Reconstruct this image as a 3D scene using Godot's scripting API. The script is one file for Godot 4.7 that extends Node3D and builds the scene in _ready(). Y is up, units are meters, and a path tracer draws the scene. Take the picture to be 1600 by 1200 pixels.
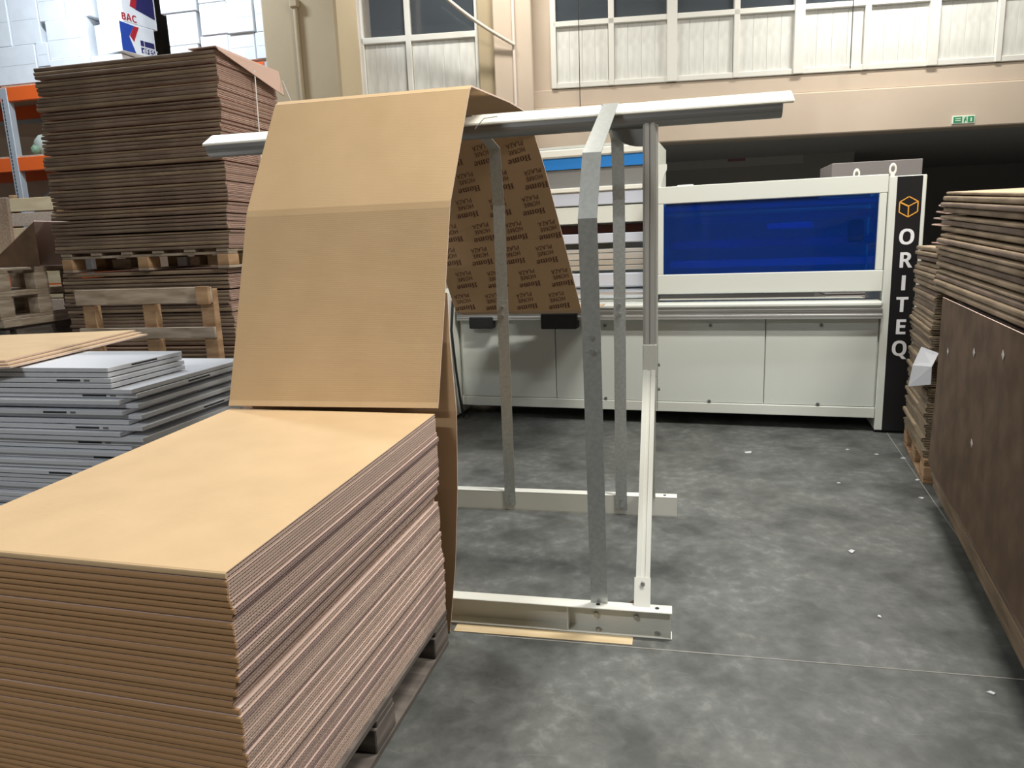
extends Node3D

var M := {}
var cache := {}
var used := {}
var rng := RandomNumberGenerator.new()


func _ready() -> void:
	rng.seed = 20240611
	# ---------------------------------------------------------------- camera, sky, exposure
	var cam := Camera3D.new()
	cam.name = "camera"
	var right := Vector3(0.977, -0.037, -0.211)
	var up := Vector3(-0.005, 0.981, -0.196)
	var back := Vector3(0.214, 0.192, 0.958)
	back = back.normalized()
	right = (right - back * right.dot(back)).normalized()
	up = back.cross(right).normalized()
	cam.transform = Transform3D(Basis(right, up, back), Vector3(0, 1.5, 0))
	cam.fov = rad_to_deg(2.0 * atan(600.0 / 1120.0))
	cam.near = 0.05
	cam.far = 100.0
	add_child(cam)
	cam.current = true
	var we := WorldEnvironment.new()
	we.name = "environment"
	var env := Environment.new()
	env.background_mode = Environment.BG_COLOR
	env.background_color = Color(0.02, 0.02, 0.025)
	env.ambient_light_source = Environment.AMBIENT_SOURCE_DISABLED
	env.tonemap_mode = Environment.TONE_MAPPER_LINEAR
	env.tonemap_exposure = 1.18
	env.sdfgi_enabled = true
	env.ssao_enabled = true
	env.ssil_enabled = true
	we.environment = env
	add_child(we)
	materials()
	# ---------------------------------------------------------------- lamps of the hall, some of them added fill (all above the frame)
	#    x, z, height, turn, energy, colour
	ceiling_lamp(2.9, -2.1, 5.2, 0.0, 14.0, Color(1.0, 0.985, 0.955), "long white ceiling lamp above the right cardboard stacks")
	ceiling_lamp(0.9, -3.3, 5.2, 0.0, 20.0, Color(1.0, 0.985, 0.955), "long white ceiling lamp above the metal feeding frame")
	ceiling_lamp(-5.2, -5.4, 5.4, 0.0, 17.0, Color(0.90, 0.95, 1.0), "long white ceiling lamp above the tall left cardboard stack")
	ceiling_lamp(-2.9, 2.6, 5.2, 0.0, 17.0, Color(0.97, 0.985, 1.0), "added white fill lamp over the aisle behind the viewer")  # unseen fill lamp, added to brighten faces turned to the camera
	ceiling_lamp(2.4, -7.9, 5.2, 0.0, 10.0, Color(1.0, 0.985, 0.95), "added white fill lamp before the upper window band")  # unseen lamp, added to brighten the far wall and beam
	ceiling_lamp(-1.7, -7.4, 5.2, 0.0, 6.2, Color(1.0, 0.985, 0.95), "added white fill lamp between the two wall pillars")  # another unseen lamp, added because the left wall came out dark
	# ---------------------------------------------------------------- setting
	shell()
	building_front()
	# ---------------------------------------------------------------- large things
	machine()
	feeding_frame()
	fanfold()
	left_stacks()
	right_stacks()
	white_boards()
	storage_rack()
	small_things()


# ==================================================================== helpers
func lin(r: float, g: float, b: float) -> Color:
	return Color(r, g, b).linear_to_srgb()


func mat(key: String, c: Color, rough := 0.7, metal := 0.0) -> StandardMaterial3D:
	var m := StandardMaterial3D.new()
	m.resource_name = key
	m.albedo_color = c
	m.roughness = rough
	m.metallic = metal
	M[key] = m
	return m


func noise_tex(freq: float, oct: int, c0: Color, c1: Color, seed_n: int, size := 512, contrast := 1.0, sx := 1.0, sy := 1.0) -> ImageTexture:
	var n := FastNoiseLite.new()
	n.seed = seed_n
	n.noise_type = FastNoiseLite.TYPE_SIMPLEX_SMOOTH
	n.frequency = freq
	n.fractal_octaves = oct
	var src := n.get_seamless_image(int(size * sx), int(size * sy))
	src.convert(Image.FORMAT_RF)
	if sx != 1.0 or sy != 1.0:
		src.resize(size, size, Image.INTERPOLATE_BILINEAR)
	var out := Image.create(size, size, false, Image.FORMAT_RGB8)
	for y in size:
		for x in size:
			var v := clampf((src.get_pixel(x, y).r - 0.5) * contrast + 0.5, 0.0, 1.0)
			out.set_pixel(x, y, c0.lerp(c1, v))
	return ImageTexture.create_from_image(out)


func triplanar(m: StandardMaterial3D, tex: Texture2D, per_metre: float, world := false) -> void:
	m.albedo_texture = tex
	m.uv1_triplanar = true
	m.uv1_world_triplanar = world
	m.uv1_scale = Vector3.ONE * per_metre


func materials() -> void:
	var m: StandardMaterial3D
	# floor: dark power-floated concrete with pale scuffs and blotches
	m = mat("concrete_floor", Color(1, 1, 1), 0.5)
	triplanar(m, floor_texture(), 0.29, true)
	m.roughness_texture = noise_tex(0.02, 4, Color(0.3, 0.3, 0.3), Color(0.62, 0.62, 0.62), 5, 256)
	m.roughness = 1.0
	m = mat("joint", lin(0.30, 0.29, 0.26), 0.9)
	m = mat("joint_dark", lin(0.10, 0.10, 0.10), 0.9)
	# plaster
	m = mat("plaster_pink", Color(1, 1, 1), 0.9)
	triplanar(m, noise_tex(0.008, 5, lin(0.54, 0.44, 0.345), lin(0.62, 0.52, 0.42), 11, 256), 0.35, true)
	m = mat("plaster_tan", Color(1, 1, 1), 0.9)
	triplanar(m, noise_tex(0.008, 5, lin(0.38, 0.31, 0.20), lin(0.44, 0.36, 0.24), 12, 256), 0.35, true)
	m = mat("plaster_light", lin(0.72, 0.64, 0.57), 0.9)
	m = mat("plaster_hall", lin(0.46, 0.42, 0.37), 0.9)
	m = mat("ceiling_paint", lin(0.5, 0.5, 0.48), 0.95)
	m = mat("store_wall", lin(0.34, 0.33, 0.32), 0.9)
	m = mat("store_board", lin(0.44, 0.43, 0.42), 0.9)
	# painted metal and plastic
	m = mat("pvc_white", Color(1, 1, 1), 0.5)
	triplanar(m, noise_tex(0.03, 4, lin(0.62, 0.62, 0.58), lin(0.74, 0.74, 0.70), 21, 256, 1.6, 1.0, 0.25), 1.2, false)
	m = mat("frame_white", lin(0.72, 0.71, 0.66), 0.5)
	m = mat("machine_white", lin(0.70, 0.72, 0.66), 0.38)
	m = mat("machine_panel", lin(0.68, 0.71, 0.66), 0.42)
	m = mat("machine_black", lin(0.012, 0.012, 0.014), 0.3)
	m = mat("black_part", lin(0.012, 0.012, 0.013), 0.6)
	m = mat("letter_white", lin(0.80, 0.80, 0.82), 0.5)
	m = mat("logo_orange", lin(0.75, 0.36, 0.05), 0.5)
	m = mat("aluminium", lin(0.62, 0.62, 0.60), 0.42, 0.75)
	m = mat("aluminium_post", lin(0.60, 0.59, 0.55), 0.45, 0.3)
	m = mat("aluminium_dark", lin(0.30, 0.30, 0.29), 0.45, 0.7)
	m = mat("roller_pale", lin(0.60, 0.64, 0.74), 0.35, 0.15)
	m = mat("roller_steel", lin(0.66, 0.68, 0.74), 0.3, 0.8)
	m = mat("blue_film", lin(0.02, 0.20, 0.58), 0.25)
	m = mat("inside_brown", lin(0.16, 0.05, 0.04), 0.6)
	m = mat("blue_glass", Color(0.09, 0.44, 0.93, 0.08), 0.05)
	m.refraction_enabled = true
	m.refraction_scale = 0.05
	m = mat("galvanized", Color(1, 1, 1), 0.36, 0.65)
	triplanar(m, noise_tex(0.05, 3, lin(0.46, 0.48, 0.46), lin(0.58, 0.60, 0.58), 31, 256), 3.0, false)
	m = mat("rail_white", lin(0.84, 0.83, 0.74), 0.35)
	m = mat("frame_paint", lin(0.74, 0.74, 0.67), 0.4)
	m = mat("bolt_steel", lin(0.45, 0.45, 0.42), 0.35, 0.8)
	m = mat("rack_orange", lin(0.80, 0.13, 0.02), 0.45)
	m = mat("rack_grey", lin(0.50, 0.54, 0.58), 0.45, 0.3)
	# glass of the upper windows
	m = mat("window_glass", Color(0.55, 0.6, 0.65, 0.12), 0.05)
	m.transparency = BaseMaterial3D.TRANSPARENCY_ALPHA
	# cardboard
	m = mat("kraft", Color(1, 1, 1), 0.75)
	triplanar(m, noise_tex(0.02, 4, lin(0.62, 0.43, 0.232), lin(0.68, 0.475, 0.262), 41, 256), 0.8, false)
	# faint flute lines pressed through the liner
	var ribs := Image.create(8, 1024, false, Image.FORMAT_L8)
	for y in 1024:
		var v := 0.5 + 0.5 * sin(TAU * y * 160.0 / 1024.0)
		for x in 8:
			ribs.set_pixel(x, y, Color(v, v, v))
	m.heightmap_enabled = true
	m.heightmap_texture = ImageTexture.create_from_image(ribs)
	m.heightmap_scale = 0.012
	m = mat("kraft_edge", lin(0.60, 0.455, 0.385), 0.85)
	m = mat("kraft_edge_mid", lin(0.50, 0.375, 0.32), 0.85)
	m = mat("kraft_edge_dark", lin(0.40, 0.29, 0.27), 0.85)
	m = mat("tan_edge", lin(0.44, 0.34, 0.22), 0.9)
	m = mat("kraft_flute", lin(0.46, 0.32, 0.24), 0.95)
	m = mat("kraft_fold", lin(0.40, 0.225, 0.10), 0.8)
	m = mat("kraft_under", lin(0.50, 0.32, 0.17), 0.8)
	m = mat("print_ink", lin(0.12, 0.045, 0.025), 0.8)
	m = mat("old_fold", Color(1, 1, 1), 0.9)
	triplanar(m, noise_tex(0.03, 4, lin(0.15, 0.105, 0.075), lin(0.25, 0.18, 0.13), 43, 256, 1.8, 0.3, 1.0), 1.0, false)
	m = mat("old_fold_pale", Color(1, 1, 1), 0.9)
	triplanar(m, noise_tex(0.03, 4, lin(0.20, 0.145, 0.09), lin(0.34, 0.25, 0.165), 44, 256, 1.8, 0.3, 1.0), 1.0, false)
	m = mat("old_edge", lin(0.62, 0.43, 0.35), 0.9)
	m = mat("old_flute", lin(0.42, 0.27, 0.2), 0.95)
	m = mat("brown_sheet", Color(1, 1, 1), 0.85)
	triplanar(m, noise_tex(0.02, 5, lin(0.095, 0.055, 0.03), lin(0.15, 0.09, 0.05), 45, 256, 1.5), 0.9, false)
	m = mat("print_white", lin(0.55, 0.52, 0.48), 0.8)
	# wood
	m = mat("pallet_wood", Color(1, 1, 1), 0.85)
	triplanar(m, noise_tex(0.03, 4, lin(0.28, 0.16, 0.08), lin(0.52, 0.34, 0.19), 51, 256, 1.5, 0.15, 1.0), 1.6, false)
	m = mat("grey_wood", Color(1, 1, 1), 0.9)
	triplanar(m, noise_tex(0.03, 4, lin(0.26, 0.20, 0.14), lin(0.48, 0.40, 0.31), 52, 256, 1.6, 0.15, 1.0), 1.6, false)
	m = mat("dark_wood", Color(1, 1, 1), 0.9)
	triplanar(m, noise_tex(0.03, 4, lin(0.10, 0.085, 0.075), lin(0.20, 0.17, 0.145), 53, 256, 1.6, 0.15, 1.0), 1.6, false)
	m = mat("pale_wood", Color(1, 1, 1), 0.85)
	triplanar(m, noise_tex(0.03, 4, lin(0.62, 0.47, 0.27), lin(0.74, 0.60, 0.38), 54, 256, 1.5, 0.15, 1.0), 1.6, false)
	m = mat("chipboard", Color(1, 1, 1), 0.9)
	triplanar(m, noise_tex(0.09, 3, lin(0.44, 0.33, 0.24), lin(0.60, 0.47, 0.36), 55, 256, 1.5), 1.6, false)
	# boards, cartons, paper
	m = mat("board_white", lin(0.83, 0.85, 0.89), 0.35)
	m = mat("board_edge", lin(0.68, 0.69, 0.71), 0.45)
	m = mat("slot_dark", lin(0.03, 0.035, 0.04), 0.6)
	m = mat("carton_white", Color(1, 1, 1), 0.7)
	triplanar(m, noise_tex(0.03, 3, lin(0.74, 0.77, 0.80), lin(0.82, 0.85, 0.88), 61, 128), 1.2, false)
	m = mat("tape_grey", lin(0.52, 0.53, 0.54), 0.5)
	m = mat("carton_blue", lin(0.015, 0.06, 0.36), 0.5)
	m = mat("carton_red", lin(0.42, 0.015, 0.03), 0.5)
	m = mat("carton_navy", lin(0.02, 0.02, 0.12), 0.5)
	m = mat("paper", lin(0.66, 0.66, 0.68), 0.8)
	m = mat("strap_white", lin(0.72, 0.70, 0.66), 0.5)
	m = mat("sign_green", lin(0.04, 0.30, 0.14), 0.5)
	m = mat("sign_white", lin(0.72, 0.82, 0.70), 0.5)
	m = mat("cable_black", lin(0.015, 0.015, 0.015), 0.5)
	m = mat("cable_pale", lin(0.62, 0.55, 0.46), 0.6)
	m = mat("green_bag", lin(0.20, 0.30, 0.20), 0.6)
	m = mat("clear_bag", lin(0.46, 0.50, 0.44), 0.4)
	m = mat("poster_dark", lin(0.10, 0.11, 0.08), 0.6)
	m = mat("poster_violet", lin(0.28, 0.13, 0.2), 0.6)
	m = mat("poster_brown", lin(0.30, 0.2, 0.12), 0.6)
	m = mat("stack_grey", lin(0.34, 0.31, 0.30), 0.7)
	m = mat("lamp_housing", lin(0.7, 0.7, 0.7), 0.5)
	m = mat("lamp_glow", Color(1, 1, 1), 0.6)
	m.emission_enabled = true
	m.emission = Color(1.0, 0.98, 0.94)
	m.emission_energy_multiplier = 3.0


func floor_texture() -> ImageTexture:
	var size := 1024
	var a := FastNoiseLite.new()
	a.seed = 3
	a.frequency = 0.007
	a.fractal_octaves = 6
	var b := FastNoiseLite.new()
	b.seed = 9
	b.frequency = 0.035
	b.fractal_octaves = 6
	b.fractal_gain = 0.62
	var c := FastNoiseLite.new()
	c.seed = 17
	c.noise_type = FastNoiseLite.TYPE_CELLULAR
	c.cellular_return_type = FastNoiseLite.RETURN_DISTANCE2_SUB
	c.frequency = 0.012
	var ia := a.get_seamless_image(size, size)
	var ib := b.get_seamless_image(size, size)
	var ic := c.get_seamless_image(size, size)
	var base := Color(0.128, 0.134, 0.127)
	var lum := PackedFloat32Array()
	lum.resize(size * size)
	for y in size:
		for x in size:
			var va := ia.get_pixel(x, y).r
			var vb := ib.get_pixel(x, y).r
			var vc := ic.get_pixel(x, y).r
			var k := 0.58 + 0.62 * va + 0.55 * (vb - 0.5)
			# pale worn scuffs where both noises peak
			var s := clampf((vb - 0.56) * 5.0, 0.0, 1.0) * clampf((va - 0.46) * 5.0, 0.0, 1.0)
			k += 0.24 * s
			# dark oily stains
			k -= 0.30 * clampf((0.36 - va) * 5.0, 0.0, 1.0) * clampf((vb - 0.35) * 4.0, 0.0, 1.0)
			# fine dark crazing
			if vc < 0.03 and va > 0.5:
				k *= 0.74
			lum[y * size + x] = k
	# scratches left by pallets and trucks
	var r := RandomNumberGenerator.new()
	r.seed = 77
	for n in 620:
		var px := r.randf() * size
		var py := r.randf() * size
		var ang := r.randf_range(-0.5, 0.5) + (PI / 2 if r.randf() < 0.25 else 0.0)
		var bend := r.randf_range(-0.012, 0.012)
		var amp := r.randf_range(0.08, 0.34) * (1.0 if r.randf() < 0.75 else -0.8)
		var steps := r.randi_range(8, 46)
		for q in steps:
			var idx := posmod(int(py), size) * size + posmod(int(px), size)
			lum[idx] += amp * sin(PI * (q + 0.5) / steps)
			px += cos(ang)
			py += sin(ang)
			ang += bend
	var out := Image.create(size, size, false, Image.FORMAT_RGB8)
	for y in size:
		for x in size:
			var k := maxf(lum[y * size + x], 0.2)
			out.set_pixel(x, y, Color(base.r * k, base.g * k, base.b * k).linear_to_srgb())
	return ImageTexture.create_from_image(out)


func numbered(called: String) -> String:
	if not used.has(called):
		used[called] = 0
		return called
	used[called] += 1
	return "%s_%03d" % [called, used[called]]


func thing(called: String, label: String, category: String, at := Vector3.ZERO, turn := 0.0, group := "") -> Node3D:
	var o := Node3D.new()
	o.name = numbered(called)
	add_child(o)
	o.position = at
	o.rotation.y = turn
	o.set_meta("label", label)
	o.set_meta("category", category)
	if group != "":
		o.set_meta("group", group)
	return o


func setting(called: String, at := Vector3.ZERO, turn := 0.0) -> Node3D:
	var o := Node3D.new()
	o.name = called
	add_child(o)
	o.position = at
	o.rotation.y = turn
	o.set_meta("kind", "structure")
	return o


func part(parent: Node, called: String, mesh: Mesh, material: Variant, at := Vector3.ZERO, turn := Vector3.ZERO, label := "") -> MeshInstance3D:
	var o := MeshInstance3D.new()
	o.name = called
	o.mesh = mesh
	if material is String:
		o.material_override = M[material]
	parent.add_child(o, true)
	o.position = at
	o.rotation = turn
	if label != "":
		o.set_meta("label", label)
	return o


func solo(called: String, label: String, category: String, mesh: Mesh, material: Variant, at := Vector3.ZERO, turn := Vector3.ZERO, group := "") -> MeshInstance3D:
	var o := MeshInstance3D.new()
	o.name = numbered(called)
	o.mesh = mesh
	if material is String:
		o.material_override = M[material]
	add_child(o)
	o.position = at
	o.rotation = turn
	o.set_meta("label", label)
	o.set_meta("category", category)
	if group != "":
		o.set_meta("group", group)
	return o


func quad(st: SurfaceTool, a: Vector3, b: Vector3, c: Vector3, d: Vector3) -> void:
	# a b c d run counter-clockwise seen from outside
	for v in [a, c, b, a, d, c]:
		st.add_vertex(v)


func begin() -> SurfaceTool:
	var st := SurfaceTool.new()
	st.begin(Mesh.PRIMITIVE_TRIANGLES)
	st.set_smooth_group(-1)
	return st


func finish(st: SurfaceTool, into: ArrayMesh = null, material: Variant = null) -> ArrayMesh:
	st.generate_normals()
	var m := st.commit(into) if into else st.commit()
	if material is String:
		m.surface_set_material(m.get_surface_count() - 1, M[material])
	return m


# box with cut edges, centred on its base: x and z centred, y from 0 up
func box(x: float, y: float, z: float, bevel := 0.0) -> Mesh:
	var key := "b%.4f_%.4f_%.4f_%.4f" % [x, y, z, bevel]
	if cache.has(key):
		return cache[key]
	var st := begin()
	add_box(st, Vector3(-x / 2, 0, -z / 2), Vector3(x / 2, y, z / 2), bevel)
	var m := finish(st)
	cache[key] = m
	return m


func add_box(st: SurfaceTool, lo: Vector3, hi: Vector3, b := 0.0) -> void:
	var c := (lo + hi) / 2.0
	var h := (hi - lo) / 2.0
	if b <= 0.0:
		for ax in 3:
			for s in [-1.0, 1.0]:
				var n := Vector3.ZERO
				n[ax] = s
				var u := Vector3.ZERO
				u[(ax + 1) % 3] = 1.0
				var v := n.cross(u)
				var p := c + n * h[ax]
				var uu := u * h
				var vv := v * h
				quad(st, p - uu - vv, p + uu - vv, p + uu + vv, p - uu + vv)
		return
	b = minf(b, minf(h.x, minf(h.y, h.z)) * 0.9)
	# faces
	for ax in 3:
		for s in [-1.0, 1.0]:
			var n := Vector3.ZERO
			n[ax] = s
			var u := Vector3.ZERO
			u[(ax + 1) % 3] = 1.0
			var v := n.cross(u)
			var p := c + n * h[ax]
			var uu := u * (h - Vector3.ONE * b)
			var vv := v * (h - Vector3.ONE * b)
			quad(st, p - uu - vv, p + uu - vv, p + uu + vv, p - uu + vv)
	# edges
	for ax in 3:
		var a1 := (ax + 1) % 3
		var a2 := (ax + 2) % 3
		for s1 in [-1.0, 1.0]:
			for s2 in [-1.0, 1.0]:
				var e0 := Vector3.ZERO
				e0[ax] = h[ax] - b
				var p1 := Vector3.ZERO
				p1[a1] = s1 * h[a1]
				p1[a2] = s2 * (h[a2] - b)
				var p2 := Vector3.ZERO
				p2[a1] = s1 * (h[a1] - b)
				p2[a2] = s2 * h[a2]
				if s1 * s2 > 0:
					quad(st, c + p1 - e0, c + p2 - e0, c + p2 + e0, c + p1 + e0) if false else quad(st, c + p1 - e0, c + p2 - e0, c + p2 + e0, c + p1 + e0)
				else:
					quad(st, c + p2 - e0, c + p1 - e0, c + p1 + e0, c + p2 + e0)
	# corners
	for sx in [-1.0, 1.0]:
		for sy in [-1.0, 1.0]:
			for sz in [-1.0, 1.0]:
				var s := Vector3(sx, sy, sz)
				var q := s * (h - Vector3.ONE * b)
				var px := c + q + Vector3(sx * b, 0, 0)
				var py := c + q + Vector3(0, sy * b, 0)
				var pz := c + q + Vector3(0, 0, sz * b)
				var tri := [px, py, pz] if sx * sy * sz > 0 else [px, pz, py]
				for v in [tri[0], tri[2], tri[1]]:
					st.add_vertex(v)


func block(parent: Node, called: String, lo: Vector3, hi: Vector3, material: String, bevel := 0.0, label := "") -> MeshInstance3D:
	var c := (lo + hi) / 2.0
	return part(parent, called, box(hi.x - lo.x, hi.y - lo.y, hi.z - lo.z, bevel), material, Vector3(c.x, lo.y, c.z), Vector3.ZERO, label)


# polygon in the xy plane (counter-clockwise), pushed out along z from -d/2 to d/2
func prism(poly: PackedVector2Array, d: float) -> ArrayMesh:
	var st := begin()
	add_prism(st, poly, d, Transform3D())
	return finish(st)


func add_prism(st: SurfaceTool, poly: PackedVector2Array, d: float, t: Transform3D) -> void:
	var idx := Geometry2D.triangulate_polygon(poly)
	var n := poly.size()
	var area := 0.0
	for i in n:
		area += poly[i].cross(poly[(i + 1) % n])
	if area < 0:
		poly.reverse()
		idx = Geometry2D.triangulate_polygon(poly)
	for i in range(0, idx.size(), 3):
		var a := poly[idx[i]]
		var b := poly[idx[i + 1]]
		var c := poly[idx[i + 2]]
		if (b - a).cross(c - a) < 0:
			var s := b
			b = c
			c = s
		for v in [a, c, b]:
			st.add_vertex(t * Vector3(v.x, v.y, d / 2))
		for v in [a, b, c]:
			st.add_vertex(t * Vector3(v.x, v.y, -d / 2))
	for i in n:
		var a := poly[i]
		var b := poly[(i + 1) % n]
		quad(st, t * Vector3(a.x, a.y, d / 2), t * Vector3(a.x, a.y, -d / 2), t * Vector3(b.x, b.y, -d / 2), t * Vector3(b.x, b.y, d / 2))


func cyl(r: float, h: float, seg := 16) -> Mesh:
	var key := "c%.4f_%.4f_%d" % [r, h, seg]
	if not cache.has(key):
		var m := CylinderMesh.new()
		m.top_radius = r
		m.bottom_radius = r
		m.height = h
		m.radial_segments = seg
		m.rings = 1
		cache[key] = m
	return cache[key]


func tube(points: Array, r: float, seg := 8) -> ArrayMesh:
	var st := SurfaceTool.new()
	st.begin(Mesh.PRIMITIVE_TRIANGLES)
	st.set_smooth_group(0)
	var rings := []
	for i in points.size():
		var p: Vector3 = points[i]
		var dir: Vector3 = (points[mini(i + 1, points.size() - 1)] - points[maxi(i - 1, 0)]).normalized()
		var side := dir.cross(Vector3.UP if absf(dir.y) < 0.9 else Vector3.RIGHT).normalized()
		var upv := side.cross(dir)
		var ring := []
		for k in seg:
			var a := TAU * k / seg
			ring.append(p + (side * cos(a) + upv * sin(a)) * r)
		rings.append(ring)
	for i in rings.size() - 1:
		for k in seg:
			var k2 := (k + 1) % seg
			quad(st, rings[i][k2], rings[i][k], rings[i + 1][k], rings[i + 1][k2])
	st.set_smooth_group(-1)
	for e in [0, rings.size() - 1]:
		for k in range(1, seg - 1):
			var tri := [rings[e][0], rings[e][k], rings[e][k + 1]]
			if e == 0:
				tri.reverse()
			for v in tri:
				st.add_vertex(v)
	return finish(st)


# flat bar between two points, width along side, given thickness
func bar(a: Vector3, b: Vector3, w: float, t: float, side := Vector3.RIGHT) -> ArrayMesh:
	return ribbon([a, b], w, t, side)


# strip of metal or sheet: centre line, width along one side vector, thickness t
func ribbon(points: Array, w: float, t: float, side := Vector3.RIGHT) -> ArrayMesh:
	var l := []
	var r := []
	for p in points:
		l.append(p - side * w / 2)
		r.append(p + side * w / 2)
	return sheet(l, r, t)


# sheet with thickness spanned between a left and a right edge line (top face normal = right x forward)
func sheet(l: Array, r: Array, t: float, mats := []) -> ArrayMesh:
	var n := l.size()
	var nor := []
	for i in n:
		var f: Vector3 = (l[mini(i + 1, n - 1)] + r[mini(i + 1, n - 1)] - l[maxi(i - 1, 0)] - r[maxi(i - 1, 0)])
		var s: Vector3 = r[i] - l[i]
		nor.append(s.cross(f).normalized() * t / 2)
	var top := begin()
	var under := begin() if mats.size() else top
	var edge := begin() if mats.size() else top
	for i in n - 1:
		var a: Vector3 = l[i]
		var b: Vector3 = r[i]
		var c: Vector3 = r[i + 1]
		var d: Vector3 = l[i + 1]
		var n0: Vector3 = nor[i]
		var n1: Vector3 = nor[i + 1]
		quad(top, a + n0, b + n0, c + n1, d + n1)
		quad(under, b - n0, a - n0, d - n1, c - n1)
		quad(edge, b - n0, c - n1, c + n1, b + n0)
		quad(edge, d - n1, a - n0, a + n0, d + n1)
	quad(edge, l[0] - nor[0], r[0] - nor[0], r[0] + nor[0], l[0] + nor[0])
	quad(edge, r[n - 1] - nor[n - 1], l[n - 1] - nor[n - 1], l[n - 1] + nor[n - 1], r[n - 1] + nor[n - 1])
	if not mats.size():
		return finish(top)
	var m := finish(top, null, mats[0])
	finish(under, m, mats[1])
	finish(edge, m, mats[2])
	return m


func text(s: String, height: float, depth: float, bold := true, serif := false) -> ArrayMesh:
	var key := "t%s%.4f%.4f%s%s" % [s, height, depth, bold, serif]
	if cache.has(key):
		return cache[key]
	var tm := TextMesh.new()
	var font := SystemFont.new()
	font.font_names = PackedStringArray(["Droid Serif" if serif else "Droid Sans"])
	font.font_weight = 700 if bold else 400
	tm.font = font
	tm.text = s
	tm.font_size = 64
	tm.pixel_size = height / 46.0
	tm.depth = depth
	tm.curve_step = 2.0
	var st := SurfaceTool.new()
	st.begin(Mesh.PRIMITIVE_TRIANGLES)
	for i in tm.get_surface_count():
		st.append_from(tm, i, Transform3D())
	var m := st.commit()
	cache[key] = m
	return m


# ==================================================================== lamps
func ceiling_lamp(x: float, z: float, h: float, turn: float, energy: float, colour: Color, label: String) -> void:
	var t := thing("ceiling_lamp", label, "lamp", Vector3(x, h, z), turn, "ceiling lamps of the hall")
	block(t, "housing", Vector3(-0.7, 0.02, -0.16), Vector3(0.7, 0.1, 0.16), "lamp_housing", 0.01)
	block(t, "diffuser", Vector3(-0.66, 0.0, -0.13), Vector3(0.66, 0.02, 0.13), "lamp_glow")
	for s in [-0.5, 0.5]:
		part(t, "hanging_rod", cyl(0.006, 6.2 - h - 0.1, 8), "bolt_steel", Vector3(s, 0.1 + (6.2 - h - 0.1) / 2, 0))
	var l := AreaLight3D.new()
	l.name = "lamp_light"
	l.area_size = Vector2(1.3, 0.26)
	l.area_normalize_energy = true
	l.light_energy = energy
	l.light_color = colour
	l.shadow_enabled = true
	l.area_range = 40.0
	t.add_child(l)
	l.position = Vector3(0, -0.01, 0)
	l.rotation.x = -PI / 2


# ==================================================================== the hall
func shell() -> void:
	var f := setting("floor")
	block(f, "slab", Vector3(-11, -0.2, -16), Vector3(8, 0, 8), "concrete_floor")
	# sawn joints in the slab, filled with pale sealant
	block(f, "floor_joint", Vector3(-0.7, 0.0, -2.477), Vector3(6.0, 0.0012, -2.472), "joint")
	var j := part(f, "floor_joint", box(0.005, 0.0012, 3.4), "joint", Vector3(1.49, 0, -4.6), Vector3(0, deg_to_rad(6.0), 0))
	j.rotation.y = -atan2(-0.14, 1.35) * -1.0
	var c := setting("ceiling")
	block(c, "slab", Vector3(-11, 6.2, -16), Vector3(8, 6.4, 8), "ceiling_paint")
	var wl := setting("wall_left")
	block(wl, "face", Vector3(-11.2, 0, -16), Vector3(-11, 6.2, 8), "plaster_hall")
	var wr := setting("wall_right")
	block(wr, "face", Vector3(8, 0, -16), Vector3(8.2, 6.2, 8), "plaster_hall")
	var wf := setting("wall_front")
	block(wf, "face", Vector3(-11, 0, 8), Vector3(8, 6.2, 8.2), "plaster_hall")
	var wb := setting("wall_rear")
	block(wb, "face", Vector3(-11, 0, -16.2), Vector3(8, 6.2, -16), "store_wall")
	# the partition in the dark room under the mezzanine
	var wi := setting("wall_inner")
	block(wi, "face", Vector3(-3, 0, -11.8), Vector3(2.6, 2.9, -11.6), "store_wall")
	block(wi, "board_strip", Vector3(-3, 2.5, -11.6), Vector3(1.9, 2.9, -11.58), "store_board")
	for p in [["poster_dark", 0.47, 0.77, 2.64, 2.83], ["poster_violet", 0.84, 1.09, 2.58, 2.83], ["poster_brown", 1.13, 1.42, 2.62, 2.83]]:
		var lab: String = {"poster_dark": "small black notice on the dark wall under the mezzanine", "poster_violet": "violet notice between the two other notices on the dark wall", "poster_brown": "brown notice at the right end of the dark wall strip"}[p[0]]
		var n := thing("notice", lab, "notice", Vector3(p[1], p[3], -11.575), 0, "notices under the mezzanine")
		block(n, "sheet", Vector3(0, 0, -0.004), Vector3(p[2] - p[1], p[4] - p[3], 0.004), p[0])
		block(n, "print_block", Vector3(0.04, 0.04, 0.004), Vector3((p[2] - p[1]) * 0.55, (p[4] - p[3]) * 0.45, 0.006), "store_board")


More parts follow.
